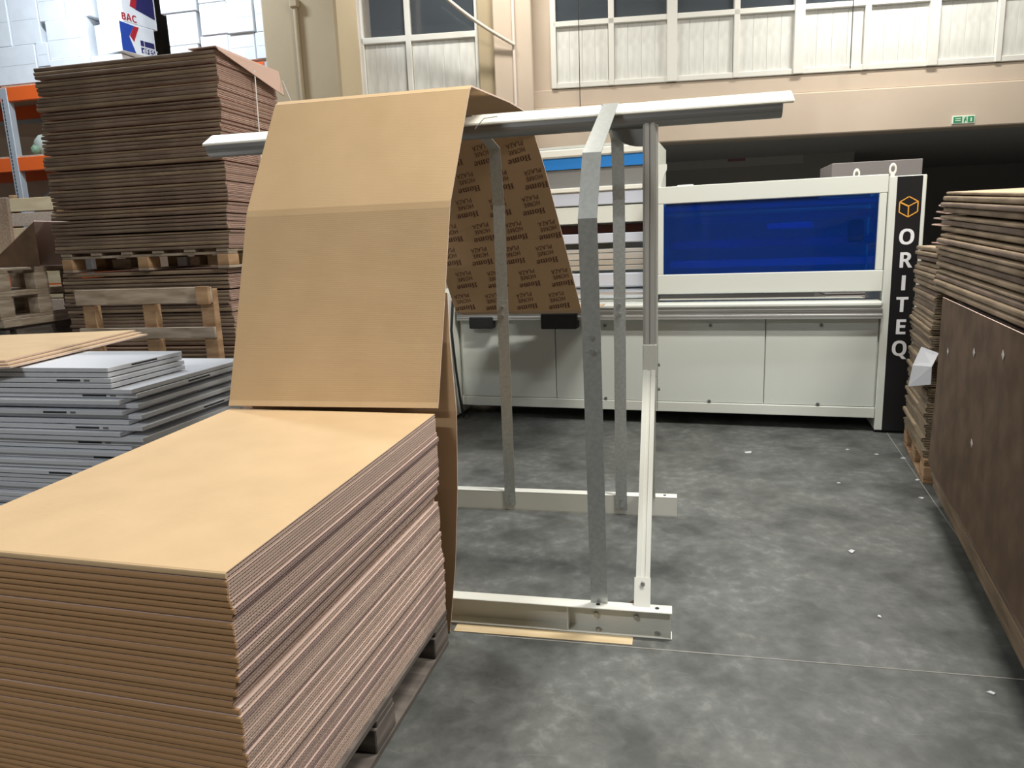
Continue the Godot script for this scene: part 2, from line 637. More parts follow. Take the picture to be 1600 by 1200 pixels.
func building_front() -> void:
	# all in the frame of the mezzanine front, turned a little against the machine
	var at := Vector3(2, 0, -9)
	var turn := deg_to_rad(6.2)
	var wb := setting("wall_back", at, turn)
	block(wb, "lower_wall", Vector3(-12.5, 0, -0.25), Vector3(-3.35, 3.2, -0.05), "plaster_pink")
	block(wb, "light_wall", Vector3(-5.84, 0, -0.05), Vector3(-5.56, 6.2, 0.06), "plaster_light")
	block(wb, "upper_wall", Vector3(-6.6, 3.2, -0.25), Vector3(-5.5, 6.2, -0.05), "plaster_pink")
	block(wb, "jamb_wall", Vector3(-4.2, 3.2, -0.25), Vector3(-3.33, 6.2, -0.05), "plaster_pink")
	block(wb, "head_wall", Vector3(-5.56, 5.0, -0.25), Vector3(-4.18, 6.2, -0.05), "plaster_pink")
	block(wb, "head_wall", Vector3(-3.33, 5.0, -0.25), Vector3(6.3, 6.2, -0.05), "plaster_pink")
	block(wb, "mezzanine_slab", Vector3(-3.6, 2.62, -6.0), Vector3(6.3, 2.95, -0.25), "store_board")
	var beam := setting("trim_1", at, turn)
	block(beam, "beam", Vector3(-3.56, 2.57, -0.25), Vector3(6.3, 3.02, 0.04), "plaster_pink", 0.012)
	var band := setting("trim_2", at, turn)
	block(band, "sill_band", Vector3(-3.56, 3.022, -0.25), Vector3(6.3, 3.215, 0.0), "plaster_pink", 0.008)
	# pillars standing proud of the wall
	var p1 := thing("pillar", "broad tan plastered pillar beside the white cartons", "pillar", Vector3(-3.37, 0, -6.85), 0, "wall pillars")
	block(p1, "shaft", Vector3(-0.375, 0, -0.25), Vector3(0.375, 6.2, 0.25), "plaster_tan", 0.02)
	var p2 := thing("pillar", "pink plastered pillar between the two window bands", "pillar", at, turn, "wall pillars")
	block(p2, "shaft", Vector3(-3.98, 0, -0.04), Vector3(-3.55, 6.2, 0.2), "plaster_pink", 0.012)
	block(p2, "side_strip", Vector3(-4.17, 0, -0.04), Vector3(-3.985, 6.2, 0.08), "plaster_tan", 0.008)
	window(at, turn, 1, [-5.55, -4.99, -4.18], 2.6, 3.83, 3.9, [])
	window(at, turn, 2, [-3.32, -2.67, -2.0, -1.30, -0.637, 0.077, 0.759, 1.43, 2.1, 2.8, 3.5], 3.22, 3.87, 3.93, [2, 4, 6, 8])
	# conduits and cables on the wall
	var c1 := thing("wall_conduit", "thin tan conduit running down the broad tan pillar", "pipe", Vector3(-3.37, 0, -6.85))
	part(c1, "pipe", tube([Vector3(-0.01, 3.7, 0.275), Vector3(-0.01, 0.6, 0.275)], 0.022), "plaster_tan")
	block(c1, "junction_box", Vector3(-0.05, 3.7, 0.251), Vector3(0.03, 3.78, 0.31), "plaster_tan", 0.01)
	var c2 := thing("wall_conduit", "thin pink conduit running down the narrow pillar", "pipe", at, turn)
	part(c2, "pipe", tube([Vector3(-3.75, 5.5, 0.225), Vector3(-3.75, 2.2, 0.225)], 0.018), "plaster_light")
	var c3 := thing("hanging_cable", "slack pale cable slanting down to the narrow pillar", "cable", at, turn)
	var pts := []
	for i in 11:
		var k := i / 10.0
		pts.append(Vector3(lerpf(-4.68, -3.74, k), lerpf(4.33, 3.66, k) - 0.05 * sin(PI * k), lerpf(0.5, 0.25, k)))
	part(c3, "cable", tube(pts, 0.02, 6), "cable_pale")
	for w in [[-3.03, 2.75, "thin dark cord hanging in front of the left window band"], [-0.11, 3.23, "thin dark cord hanging in front of the middle window panels"]]:
		var cd := thing("window_cord", w[2], "cord", at, turn, "cords hanging before the windows")
		part(cd, "cord", tube([Vector3(w[0], 6.2, 0.1), Vector3(w[0], w[1], 0.1)], 0.005, 6), "cable_black")
	var ex := thing("exit_sign", "small green and white exit sign on the pink beam", "sign", at, turn)
	block(ex, "plate", Vector3(1.0, 2.60, 0.04), Vector3(1.235, 2.685, 0.055), "sign_white", 0.004)
	block(ex, "green_field", Vector3(1.012, 2.612, 0.055), Vector3(1.10, 2.674, 0.058), "sign_green")
	block(ex, "green_field", Vector3(1.158, 2.612, 0.055), Vector3(1.222, 2.674, 0.058), "sign_green")
	for k in 2:
		block(ex, "printed_bar", Vector3(1.03, 2.63 + 0.02 * k, 0.058), Vector3(1.085, 2.638 + 0.02 * k, 0.06), "sign_white")
	block(ex, "arrow", Vector3(1.185, 2.622, 0.058), Vector3(1.2, 2.66, 0.06), "sign_white")
	# running figure on the middle field
	part(ex, "figure", prism(PackedVector2Array([Vector2(1.118, 2.615), Vector2(1.128, 2.613), Vector2(1.135, 2.64), Vector2(1.148, 2.625), Vector2(1.15, 2.63), Vector2(1.14, 2.655), Vector2(1.147, 2.668), Vector2(1.137, 2.674), Vector2(1.12, 2.65)]), 0.003), "sign_green", Vector3(0, 0, 0.0565))


func window(at: Vector3, turn: float, n: int, xs: Array, y0: float, sill0: float, sill1: float, heavy: Array) -> void:
	var w := setting("window_%d" % n, at, turn)
	var a: float = xs[0]
	var b: float = xs[xs.size() - 1]
	block(w, "bottom_rail", Vector3(a, y0, -0.06), Vector3(b, y0 + 0.06, 0.02), "frame_white", 0.006)
	block(w, "sill_rail", Vector3(a, sill0, -0.06), Vector3(b, sill1, 0.03), "frame_white", 0.006)
	block(w, "top_rail", Vector3(a, 4.94, -0.06), Vector3(b, 5.0, 0.02), "frame_white", 0.006)
	for i in xs.size():
		var hw := 0.055 if i in heavy else 0.032
		block(w, "mullion", Vector3(xs[i] - hw, y0, -0.05), Vector3(xs[i] + hw, 5.0, 0.04 if i in heavy else 0.03), "frame_white", 0.006)
	for i in xs.size() - 1:
		var lo: float = xs[i] + 0.035
		var hi: float = xs[i + 1] - 0.035
		block(w, "pane", Vector3(lo, sill1, -0.02), Vector3(hi, 4.94, -0.014), "window_glass")
		# tongued white boards under the sill
		var k := 4
		var pw := (hi - lo) / k
		for q in k:
			block(w, "board", Vector3(lo + pw * q + 0.0006, y0 + 0.06, -0.03), Vector3(lo + pw * (q + 1) - 0.0006, sill0, -0.012), "pvc_white", 0.002)
	block(w, "board_backing", Vector3(a, y0, -0.06), Vector3(b, sill0, -0.04), "pvc_white")


# ==================================================================== the box making machine
func machine() -> void:
	var t := thing("box_making_machine", "long white box making machine with blue window and black lettered end column", "machine", Vector3(1.567, 0, -5.683), deg_to_rad(-5.0))
	# end column with its black sign
	var col := block(t, "end_column", Vector3(-0.055, 0.02, -0.75), Vector3(0.183, 1.868, 0.0), "machine_white", 0.006)
	block(t, "column_foot", Vector3(-0.03, 0.0, -0.7), Vector3(0.16, 0.02, -0.03), "black_part")
	var sign := block(t, "sign_panel", Vector3(-0.004, 0.022, 0.0), Vector3(0.157, 1.862, 0.004), "machine_black", 0.001, "black sign panel with white letters")
	var letters := [["O", 1.442], ["R", 1.28], ["I", 1.12], ["T", 0.962], ["E", 0.80], ["Q", 0.643]]
	for e in letters:
		part(sign, "letter", (text(e[0], 0.108, 0.003) if e[0] != "I" else prism(PackedVector2Array([Vector2(-0.0125, -0.053), Vector2(0.0125, -0.053), Vector2(0.0125, 0.053), Vector2(-0.0125, 0.053)]), 0.003)), "letter_white", Vector3(0.0, e[1] - 0.022 + 0.0, 0.0035))
	# cube emblem: outline drawn with flat orange bars
	var cx := 0.0
	var cy := 1.652 - 0.022
	var rr := 0.07
	var hexa := []
	for i in 6:
		hexa.append(Vector3(cx + rr * 0.87 * cos(PI / 6 + PI / 3 * i) / cos(PI / 6) * 0.866 * 1.1, cy + rr * sin(PI / 6 + PI / 3 * i), 0.0045))
	for i in 6:
		part(sign, "emblem_line", bar(hexa[i], hexa[(i + 1) % 6], 0.007, 0.002, side_of(hexa[i], hexa[(i + 1) % 6])), "logo_orange")
	var mid := Vector3(cx, cy + 0.004, 0.0045)
	for i in [0, 2, 4]:
		part(sign, "emblem_line", bar(mid, hexa[i], 0.007 if i != 2 else 0.010, 0.002, side_of(mid, hexa[i])), "logo_orange")
	# lifting eyes
	for e in [[-0.03, -0.04], [-0.2, -0.5]]:
		var ring := TorusMesh.new()
		ring.inner_radius = 0.016
		ring.outer_radius = 0.034
		ring.rings = 24
		ring.ring_segments = 10
		var eye := part(t, "lifting_eye", ring, "rail_white", Vector3(e[0], 1.918 if e[1] > -0.3 else 1.93, e[1]), Vector3(PI / 2, 0, 0))
		eye.scale = Vector3(0.75, 1.0, 1.25)
		part(t, "eye_shank", cyl(0.014, 0.05, 10), "rail_white", Vector3(e[0], 1.875, e[1]))
	block(t, "rear_bridge", Vector3(-0.32, 1.78, -0.62), Vector3(-0.06, 1.87, -0.4), "machine_white", 0.006)
	# window frame with blue acrylic
	var fr := block(t, "window_top_rail", Vector3(-1.672, 1.756, -0.05), Vector3(-0.058, 1.885, 0.0), "machine_white", 0.005)
	block(t, "window_bottom_rail", Vector3(-1.672, 1.062, -0.05), Vector3(-0.058, 1.215, 0.0), "machine_white", 0.005)
	block(t, "window_stile", Vector3(-1.672, 1.215, -0.05), Vector3(-1.622, 1.756, -0.002), "machine_white", 0.004)
	block(t, "window_stile", Vector3(-0.112, 1.215, -0.05), Vector3(-0.062, 1.756, -0.002), "machine_white", 0.004)
	block(t, "blue_pane", Vector3(-1.622, 1.215, -0.03), Vector3(-0.112, 1.756, -0.024), "blue_glass", 0.0, "transparent blue acrylic pane")
	# inside behind the window: dark cavity with beams
	block(t, "inner_back", Vector3(-3.3, 1.0, -0.78), Vector3(-0.06, 1.74, -0.76), "machine_white")
	block(t, "infeed_back", Vector3(-3.34, 1.742, -0.78), Vector3(-1.69, 2.24, -0.76), "machine_white")
	block(t, "added_infeed_cover", Vector3(-3.34, 2.242, -0.78), Vector3(-1.70, 2.262, -0.16), "machine_white")  # unseen cover, added to keep lamp light out of the infeed cavity
	block(t, "added_side_plate", Vector3(-3.36, 0.998, -0.76), Vector3(-3.34, 2.24, -0.3), "machine_white")  # added end plates, closing the cavity sides so it stays dark
	block(t, "added_side_plate", Vector3(-1.69, 1.745, -0.76), Vector3(-1.675, 2.24, -0.16), "machine_white")
	block(t, "drive_bar", Vector3(-3.3, 1.56, -0.5), Vector3(-1.72, 1.63, -0.42), "inside_brown", 0.006)
	for e in [[1.60, 1.66, -0.35, "machine_white"], [1.40, 1.47, -0.3, "aluminium"], [1.25, 1.31, -0.25, "machine_white"]]:
		block(t, "inner_beam", Vector3(-1.6, e[0], e[2] - 0.08), Vector3(-0.08, e[1], e[2]), e[3], 0.006)
	block(t, "tool_head", Vector3(-0.86, 1.53, -0.20), Vector3(-0.53, 1.58, -0.10), "machine_white", 0.01)
	block(t, "tool_head", Vector3(-0.28, 1.42, -0.24), Vector3(-0.18, 1.58, -0.14), "black_part", 0.01)
	# work ledge: white rounded lip and two grooved aluminium profiles
	var ledge := block(t, "work_ledge", Vector3(-3.36, 0.952, -0.2), Vector3(-0.056, 0.998, 0.075), "machine_white", 0.016)
	for e in [[0.905, 0.95, 0.062], [0.868, 0.903, 0.066]]:
		block(t, "ledge_profile", Vector3(-3.36, e[0], -0.1), Vector3(-0.056, e[1], e[2]), "aluminium", 0.003)
	for e in [0.921, 0.934, 0.885]:
		block(t, "profile_groove", Vector3(-3.355, e, 0.05), Vector3(-0.06, e + 0.004, 0.0675), "aluminium_dark")
	# lower body with lift-off panels
	block(t, "body", Vector3(-3.38, 0.112, -0.95), Vector3(-0.056, 0.95, -0.04), "machine_white")
	var seams := [-0.062, -0.848, -1.668, -2.513, -3.36]
	for i in 4:
		var p := block(t, "lower_panel", Vector3(seams[i + 1] + 0.003, 0.195, -0.04), Vector3(seams[i] - 0.003, 0.864, -0.012), "machine_panel", 0.004)
		var cxp: float = (seams[i] + seams[i + 1]) / 2.0
		for y in [0.815, 0.205]:
			var kn := part(p, "panel_lock", cyl(0.014, 0.012, 14), "aluminium_dark", Vector3(0, y - 0.195, 0.02), Vector3(PI / 2, 0, 0))
			part(p, "lock_slot", box(0.004, 0.014, 0.002), "black_part", Vector3(0, y - 0.195 - 0.007, 0.026))
	block(t, "base_rail", Vector3(-3.37, 0.112, -0.04), Vector3(-0.058, 0.192, 0.0), "machine_white", 0.004)
	for x in [-3.2, -2.2, -1.2, -0.2]:
		part(t, "levelling_foot", cyl(0.03, 0.112, 12), "black_part", Vector3(x, 0.056, -0.6))
	block(t, "chassis", Vector3(-3.3, 0.04, -0.92), Vector3(-0.08, 0.112, -0.3), "aluminium_dark")
	# open infeed side with its rollers and beams
	var o := -0.15
	block(t, "infeed_top_beam", Vector3(-3.36, 2.172, o - 0.14), Vector3(-1.70, 2.24, o), "rail_white", 0.012)
	block(t, "blue_film_strip", Vector3(-3.34, 2.08, o - 0.03), Vector3(-1.71, 2.172, o - 0.02), "blue_film")
	block(t, "grey_guard", Vector3(-3.34, 1.93, o - 0.06), Vector3(-1.71, 2.078, o - 0.04), "aluminium_dark")
	block(t, "white_edge", Vector3(-3.34, 1.893, o - 0.05), Vector3(-1.80, 1.93, o + 0.005), "rail_white", 0.006)
	block(t, "edge_clip", Vector3(-1.80, 1.893, o - 0.05), Vector3(-1.70, 1.928, o), "black_part")
	block(t, "pale_guard", Vector3(-3.34, 1.785, o - 0.05), Vector3(-1.71, 1.89, o - 0.01), "roller_pale", 0.006)
	block(t, "guard_beam", Vector3(-3.34, 1.64, o - 0.12), Vector3(-1.71, 1.775, o - 0.02), "machine_white", 0.004)
	block(t, "pale_beam", Vector3(-3.34, 1.478, o - 0.1), Vector3(-1.71, 1.556, o - 0.01), "roller_pale", 0.006)
	for e in [[1.40, 1.43], [1.345, 1.395], [1.30, 1.34], [1.258, 1.295]]:
		block(t, "table_profile", Vector3(-3.34, e[0], o - 0.12), Vector3(-1.71, e[1], o + 0.005), "aluminium", 0.005)
	block(t, "pale_beam", Vector3(-3.34, 1.118, o - 0.08), Vector3(-1.71, 1.234, o), "roller_pale", 0.012)
	part(t, "feed_roller", cyl(0.042, 1.63, 24), "roller_steel", Vector3(-2.525, 1.06, o - 0.02), Vector3(0, 0, PI / 2))
	# posts and bracket beside the infeed
	block(t, "mid_post", Vector3(-1.73, 0.998, -0.3), Vector3(-1.675, 1.9, -0.005), "machine_white", 0.005)
	part(t, "bracket", prism(PackedVector2Array([Vector2(0, 0), Vector2(0.055, 0), Vector2(0.075, 0.08), Vector2(0.1, 0.13), Vector2(0.1, 0.17), Vector2(0, 0.17)]), 0.02), "machine_white", Vector3(-1.70, 1.885, -0.03))
	block(t, "infeed_post", Vector3(-3.40, 0.998, -0.3), Vector3(-3.34, 2.24, -0.05), "machine_white", 0.005)
	block(t, "top_cover", Vector3(-1.69, 1.70, -0.74), Vector3(-0.06, 1.74, -0.06), "machine_white")
	block(t, "cover_label", Vector3(-1.52, 1.886, -0.04), Vector3(-1.40, 1.894, -0.02), "letter_white")
	# infeed mouth under the hanging sheet
	block(t, "infeed_motor", Vector3(-3.24, 0.80, 0.0), Vector3(-3.03, 0.90, 0.09), "black_part", 0.008)
	block(t, "infeed_tray", Vector3(-2.60, 0.80, 0.0), Vector3(-2.30, 0.93, 0.12), "black_part", 0.008)
	# left end housing with cable
	block(t, "end_housing", Vector3(-3.62, 0.03, -0.5), Vector3(-3.385, 1.12, 0.18), "machine_white", 0.012)
	block(t, "housing_window", Vector3(-3.42, 0.12, 0.18), Vector3(-3.392, 0.30, 0.185), "black_part", 0.0)
	part(t, "power_cable", tube([Vector3(-3.37, 1.05, 0.1), Vector3(-3.375, 0.8, 0.16), Vector3(-3.36, 0.45, 0.14), Vector3(-3.345, 0.2, 0.12), Vector3(-3.33, 0.02, 0.1)], 0.011), "cable_black")


func ordinal(n: int) -> String:
	var ones := ["", "first", "second", "third", "fourth", "fifth", "sixth", "seventh", "eighth", "ninth", "tenth", "eleventh", "twelfth", "thirteenth", "fourteenth", "fifteenth", "sixteenth", "seventeenth", "eighteenth", "nineteenth"]
	if n < 20:
		return ones[n]
	var tens: String = {2: "twent", 3: "thirt"}[n / 10]
	return tens + "ieth" if n % 10 == 0 else tens + "y-" + ones[n % 10]


func side_of(a: Vector3, b: Vector3) -> Vector3:
	var d := (b - a).normalized()
	return Vector3(-d.y, d.x, 0)


# ==================================================================== the frame that leads the cardboard
func feeding_frame() -> void:
	var t := thing("feeding_frame", "white steel frame with long top rail and curved galvanized guide strips", "frame", Vector3(-0.84, 0, -3.2))
	# local x = world x + 0.84, local z = world z + 3.2
	# top rail: white cap and round-bellied aluminium profile
	part(t, "rail_cap", box(2.638, 0.014, 0.105, 0.005), "rail_white", Vector3(-0.001, 2.028, 0.0), Vector3(deg_to_rad(30.0), 0, 0))
	var prof := PackedVector2Array()
	for i in 13:
		var a := PI + PI * i / 12.0
		prof.append(Vector2(0.045 * cos(a), 0.034 * sin(a)))
	prof.append(Vector2(0.045, 0.02))
	prof.append(Vector2(-0.045, 0.02))
	part(t, "rail_profile", prism(prof, 2.58), "aluminium_dark", Vector3(-0.015, 1.990, 0), Vector3(0, PI / 2, 0))
	for s in [-1.0, 1.0]:
		var px: float = 0.757 * s
		# slotted aluminium post
		block(t, "post", Vector3(px - 0.029, 0.92, -0.03), Vector3(px + 0.029, 1.975, 0.03), "aluminium_post", 0.004)
		for g in [-0.012, 0.012]:
			block(t, "post_rib", Vector3(px + g - 0.009, 0.93, 0.03), Vector3(px + g + 0.009, 1.97, 0.036), "aluminium_post", 0.002)
		block(t, "post_side", Vector3(px + 0.029, 0.75, -0.025), Vector3(px + 0.034, 1.97, 0.025), "frame_paint")
		block(t, "leg_socket", Vector3(px - 0.031, 0.90, -0.034), Vector3(px + 0.031, 1.045, 0.04), "frame_paint", 0.004)
		for y in [0.84, 0.95]:
			part(t, "bolt", cyl(0.009, 0.012, 10), "bolt_steel", Vector3(px + 0.038, y, 0), Vector3(0, 0, PI / 2))
		part(t, "bolt", cyl(0.008, 0.012, 10), "bolt_steel", Vector3(px, 0.905, 0.044), Vector3(PI / 2, 0, 0))
		# spread legs
		for z in [[0.03, 0.60], [-0.03, -0.62]]:
			var leg := part(t, "leg", leg_mesh(Vector3(px - 0.002, 0.925, z[0]), Vector3(px - 0.014, 0.108, z[1]), 0.054, 0.03), "frame_paint")
			if z[0] > 0:
				part(leg, "leg_plate", bar(Vector3(px - 0.014, 0.20, 0.555), Vector3(px - 0.014, 0.108, 0.62), 0.062, 0.006), "frame_paint")
				part(leg, "bolt", cyl(0.008, 0.012, 10), "bolt_steel", Vector3(px - 0.013, 0.185, 0.575), Vector3(PI / 2, 0, 0))
		# quarter-round gusset under the rail
		var gus := PackedVector2Array([Vector2(0, 0), Vector2(0, -0.085)])
		for i in 9:
			var a := PI * 1.5 - PI * 0.5 * i / 8.0
			gus.append(Vector2(0.0 + 0.13 * cos(a), -0.0 + 0.085 * sin(a)))
		var gm := part(t, "gusset", prism(gus, 0.012), "aluminium_dark", Vector3(px - 0.03 * s, 1.966, -0.0), Vector3(0, 0.0 if s > 0 else PI, 0))
	# feet: open channels lying across, front one open to the viewer
	channel(t, 0.595, 0.655, 1.0)
	channel(t, -0.665, -0.605, -1.0)
	# guide strips of bent galvanized sheet, front and rear of each pair
	for x in [0.585, -0.045]:
		if x > 0.0:
			# the front strip of the free pair; those under the sheet are hidden by it
			var fz := [Vector3(x + 0.012, 2.058, 0.02), Vector3(x - 0.011, 1.80, 0.60), Vector3(x - 0.019, 1.575, 0.70), Vector3(x - 0.014, 1.11, 0.672)]
			var s1 := part(t, "guide_strip", ribbon(fz, 0.066, 0.003), "galvanized")
			part(t, "guide_strip", ribbon([Vector3(x - 0.014, 1.19, 0.674), Vector3(x - 0.014, 1.11, 0.6685), Vector3(x - 0.007, 0.112, 0.612)], 0.066, 0.003), "galvanized")
			for y in [1.165, 1.115]:
				part(s1, "bolt", cyl(0.009, 0.012, 10), "bolt_steel", Vector3(x - 0.014, y, 0.68), Vector3(PI / 2, 0, 0))
		var bz := [Vector3(x, 2.062, -0.02), Vector3(x - 0.002, 1.985, -0.56), Vector3(x, 1.70, -0.60), Vector3(x, 1.10, -0.60)]
		var s2 := part(t, "guide_strip", ribbon(bz, 0.062, 0.003), "galvanized")
		part(t, "guide_strip", ribbon([Vector3(x, 1.20, -0.596), Vector3(x, 0.03, -0.601)], 0.062, 0.003), "galvanized")
		for y in [1.165, 1.115]:
			part(s2, "bolt", cyl(0.009, 0.012, 10), "bolt_steel", Vector3(x, y, -0.59), Vector3(PI / 2, 0, 0))
		for y in [0.09, 0.045]:
			part(s2, "bolt", cyl(0.006, 0.01, 10), "bolt_steel", Vector3(x, y, -0.597), Vector3(PI / 2, 0, 0))
	# thin wire on the rail by the sheet edge
	part(t, "rail_wire", tube([Vector3(0.02, 1.99, 0.07), Vector3(0.06, 2.03, 0.065), Vector3(0.12, 2.035, 0.062)], 0.002, 6), "strap_white")


func leg_mesh(a: Vector3, b: Vector3, w: float, d: float) -> ArrayMesh:
	# square-ish tube with a shallow front groove
	var dir := (b - a).normalized()
	var side := Vector3.RIGHT
	var nor := side.cross(dir).normalized()
	var st := begin()
	var prof := [Vector2(-w / 2, -d), Vector2(w / 2, -d), Vector2(w / 2, d), Vector2(w * 0.16, d), Vector2(w * 0.13, d - 0.008), Vector2(-w * 0.13, d - 0.008), Vector2(-w * 0.16, d), Vector2(-w / 2, d)]
	if nor.z < 0:
		nor = -nor
	var pa := []
	var pb := []
	for p in prof:
		pa.append(a + side * p.x + nor * p.y * 0.5)
		pb.append(b + side * p.x + nor * p.y * 0.5)
	for i in prof.size():
		var k := (i + 1) % prof.size()
		quad(st, pb[i], pb[k], pa[k], pa[i])
	for e in [pa, pb]:
		for i in range(1, e.size() - 1):
			var tri := [e[0], e[i], e[i + 1]]
			if e == pb:
				tri.reverse()
			for v in tri:
				st.add_vertex(v)
	return finish(st)


func channel(t: Node3D, z0: float, z1: float, open: float) -> void:
	# C section foot from x = -0.86 to 0.856 (local), 0.11 high
	var x0 := -0.90
	var x1 := 0.856 if open > 0 else 0.886
	var web := z0 if open > 0 else z1 - 0.006
	var f := Node3D.new()
	f.name = "foot"
	t.add_child(f, true)
	block(f, "web", Vector3(x0, 0.0, web), Vector3(x1, 0.11, web + 0.006), "frame_paint")
	block(f, "flange", Vector3(x0, 0.105, z0), Vector3(x1, 0.111, z1), "frame_paint", 0.002)
	block(f, "flange", Vector3(x0, 0.0, z0), Vector3(x1, 0.006, z1), "frame_paint", 0.002)
	if open > 0:
		for x in [x1 - 0.004, 0.46, -0.5]:
			block(f, "end_rib", Vector3(x - 0.004, 0.006, z0), Vector3(x, 0.105, z1 - 0.002), "frame_paint")
		for x in [0.565, 0.72]:
			part(f, "bolt", cyl(0.010, 0.012, 12), "bolt_steel", Vector3(x, 0.058, web + 0.012), Vector3(PI / 2, 0, 0))
		for x in [0.575, 0.80]:
			part(f, "hole_plug", cyl(0.008, 0.003, 12), "black_part", Vector3(x, 0.1115, (z0 + z1) / 2))
			part(f, "bolt", cyl(0.010, 0.012, 12), "bolt_steel", Vector3(x, 0.012, (z0 + z1) / 2 + 0.012))
	else:
		for x in [0.82]:
			part(f, "hole_plug", cyl(0.008, 0.003, 12), "black_part", Vector3(x, 0.1115, (z0 + z1) / 2))


# ==================================================================== fan-folded cardboard
# one folded pair of layers: x = width w, z = length d (front fold at +z), y from 0 to p
func leaf(w: float, d: float, p: float, liner: String, edge: String, flute: String, nose := 0.005, rec := 0.004, face := "kraft_edge") -> ArrayMesh:
	var key := "leaf%.4f_%.4f_%.4f_%s_%s_%.4f_%s" % [w, d, p, liner, edge, rec, face]
	if cache.has(key):
		return cache[key]
	var t := p * 0.46
	var lt := p * 0.12
	var a := begin()
	var b := begin()
	var e := begin()
	for y0 in [0.0, p - t]:
		for l in [[y0, y0 + lt], [y0 + t - lt, y0 + t]]:
			add_box(e, Vector3(-w / 2, l[0], -d / 2), Vector3(w / 2, l[1], d / 2))
		# corrugated medium between the liners: open flutes along both cut sides, closed core further in
		add_box(b, Vector3(-w / 2 + rec, y0 + lt, -d / 2), Vector3(w / 2 - rec, y0 + t - lt, d / 2))
		var waves := int(d / (p * 0.62))
		for q in waves * 2:
			var za := lerpf(-d / 2, d / 2, q / (waves * 2.0))
			var zb := lerpf(-d / 2, d / 2, (q + 1) / (waves * 2.0))
			var ya: float = y0 + (lt if q % 2 == 0 else t - lt)
			var yb: float = y0 + (t - lt if q % 2 == 0 else lt)
			for sd in [-1.0, 1.0]:
				quad(b, Vector3(sd * w / 2, ya, za), Vector3(sd * w / 2, yb, zb), Vector3(sd * (w / 2 - rec), yb, zb), Vector3(sd * (w / 2 - rec), ya, za))
	# fold at the front: rounded nose over both layers
	var poly := PackedVector2Array([Vector2(0, 0.0), Vector2(nose * 0.75, p * 0.12), Vector2(nose, p * 0.32), Vector2(nose, p * 0.68), Vector2(nose * 0.75, p * 0.88), Vector2(0, p)])
	# prism() runs along z, so turn it to run along x
	add_prism(a, poly, w, Transform3D(Basis(Vector3(0, 0, 1), Vector3(0, 1, 0), Vector3(-1, 0, 0)), Vector3(0, 0, d / 2)))
	# top face of the upper layer in liner colour
	var top := begin()
	quad(top, Vector3(-w / 2, p + 0.0002, d / 2), Vector3(w / 2, p + 0.0002, d / 2), Vector3(w / 2, p + 0.0002, -d / 2), Vector3(-w / 2, p + 0.0002, -d / 2))
	var m := finish(a, null, liner)
	finish(b, m, flute)
	finish(e, m, edge)
	finish(top, m, face)
	cache[key] = m
	return m


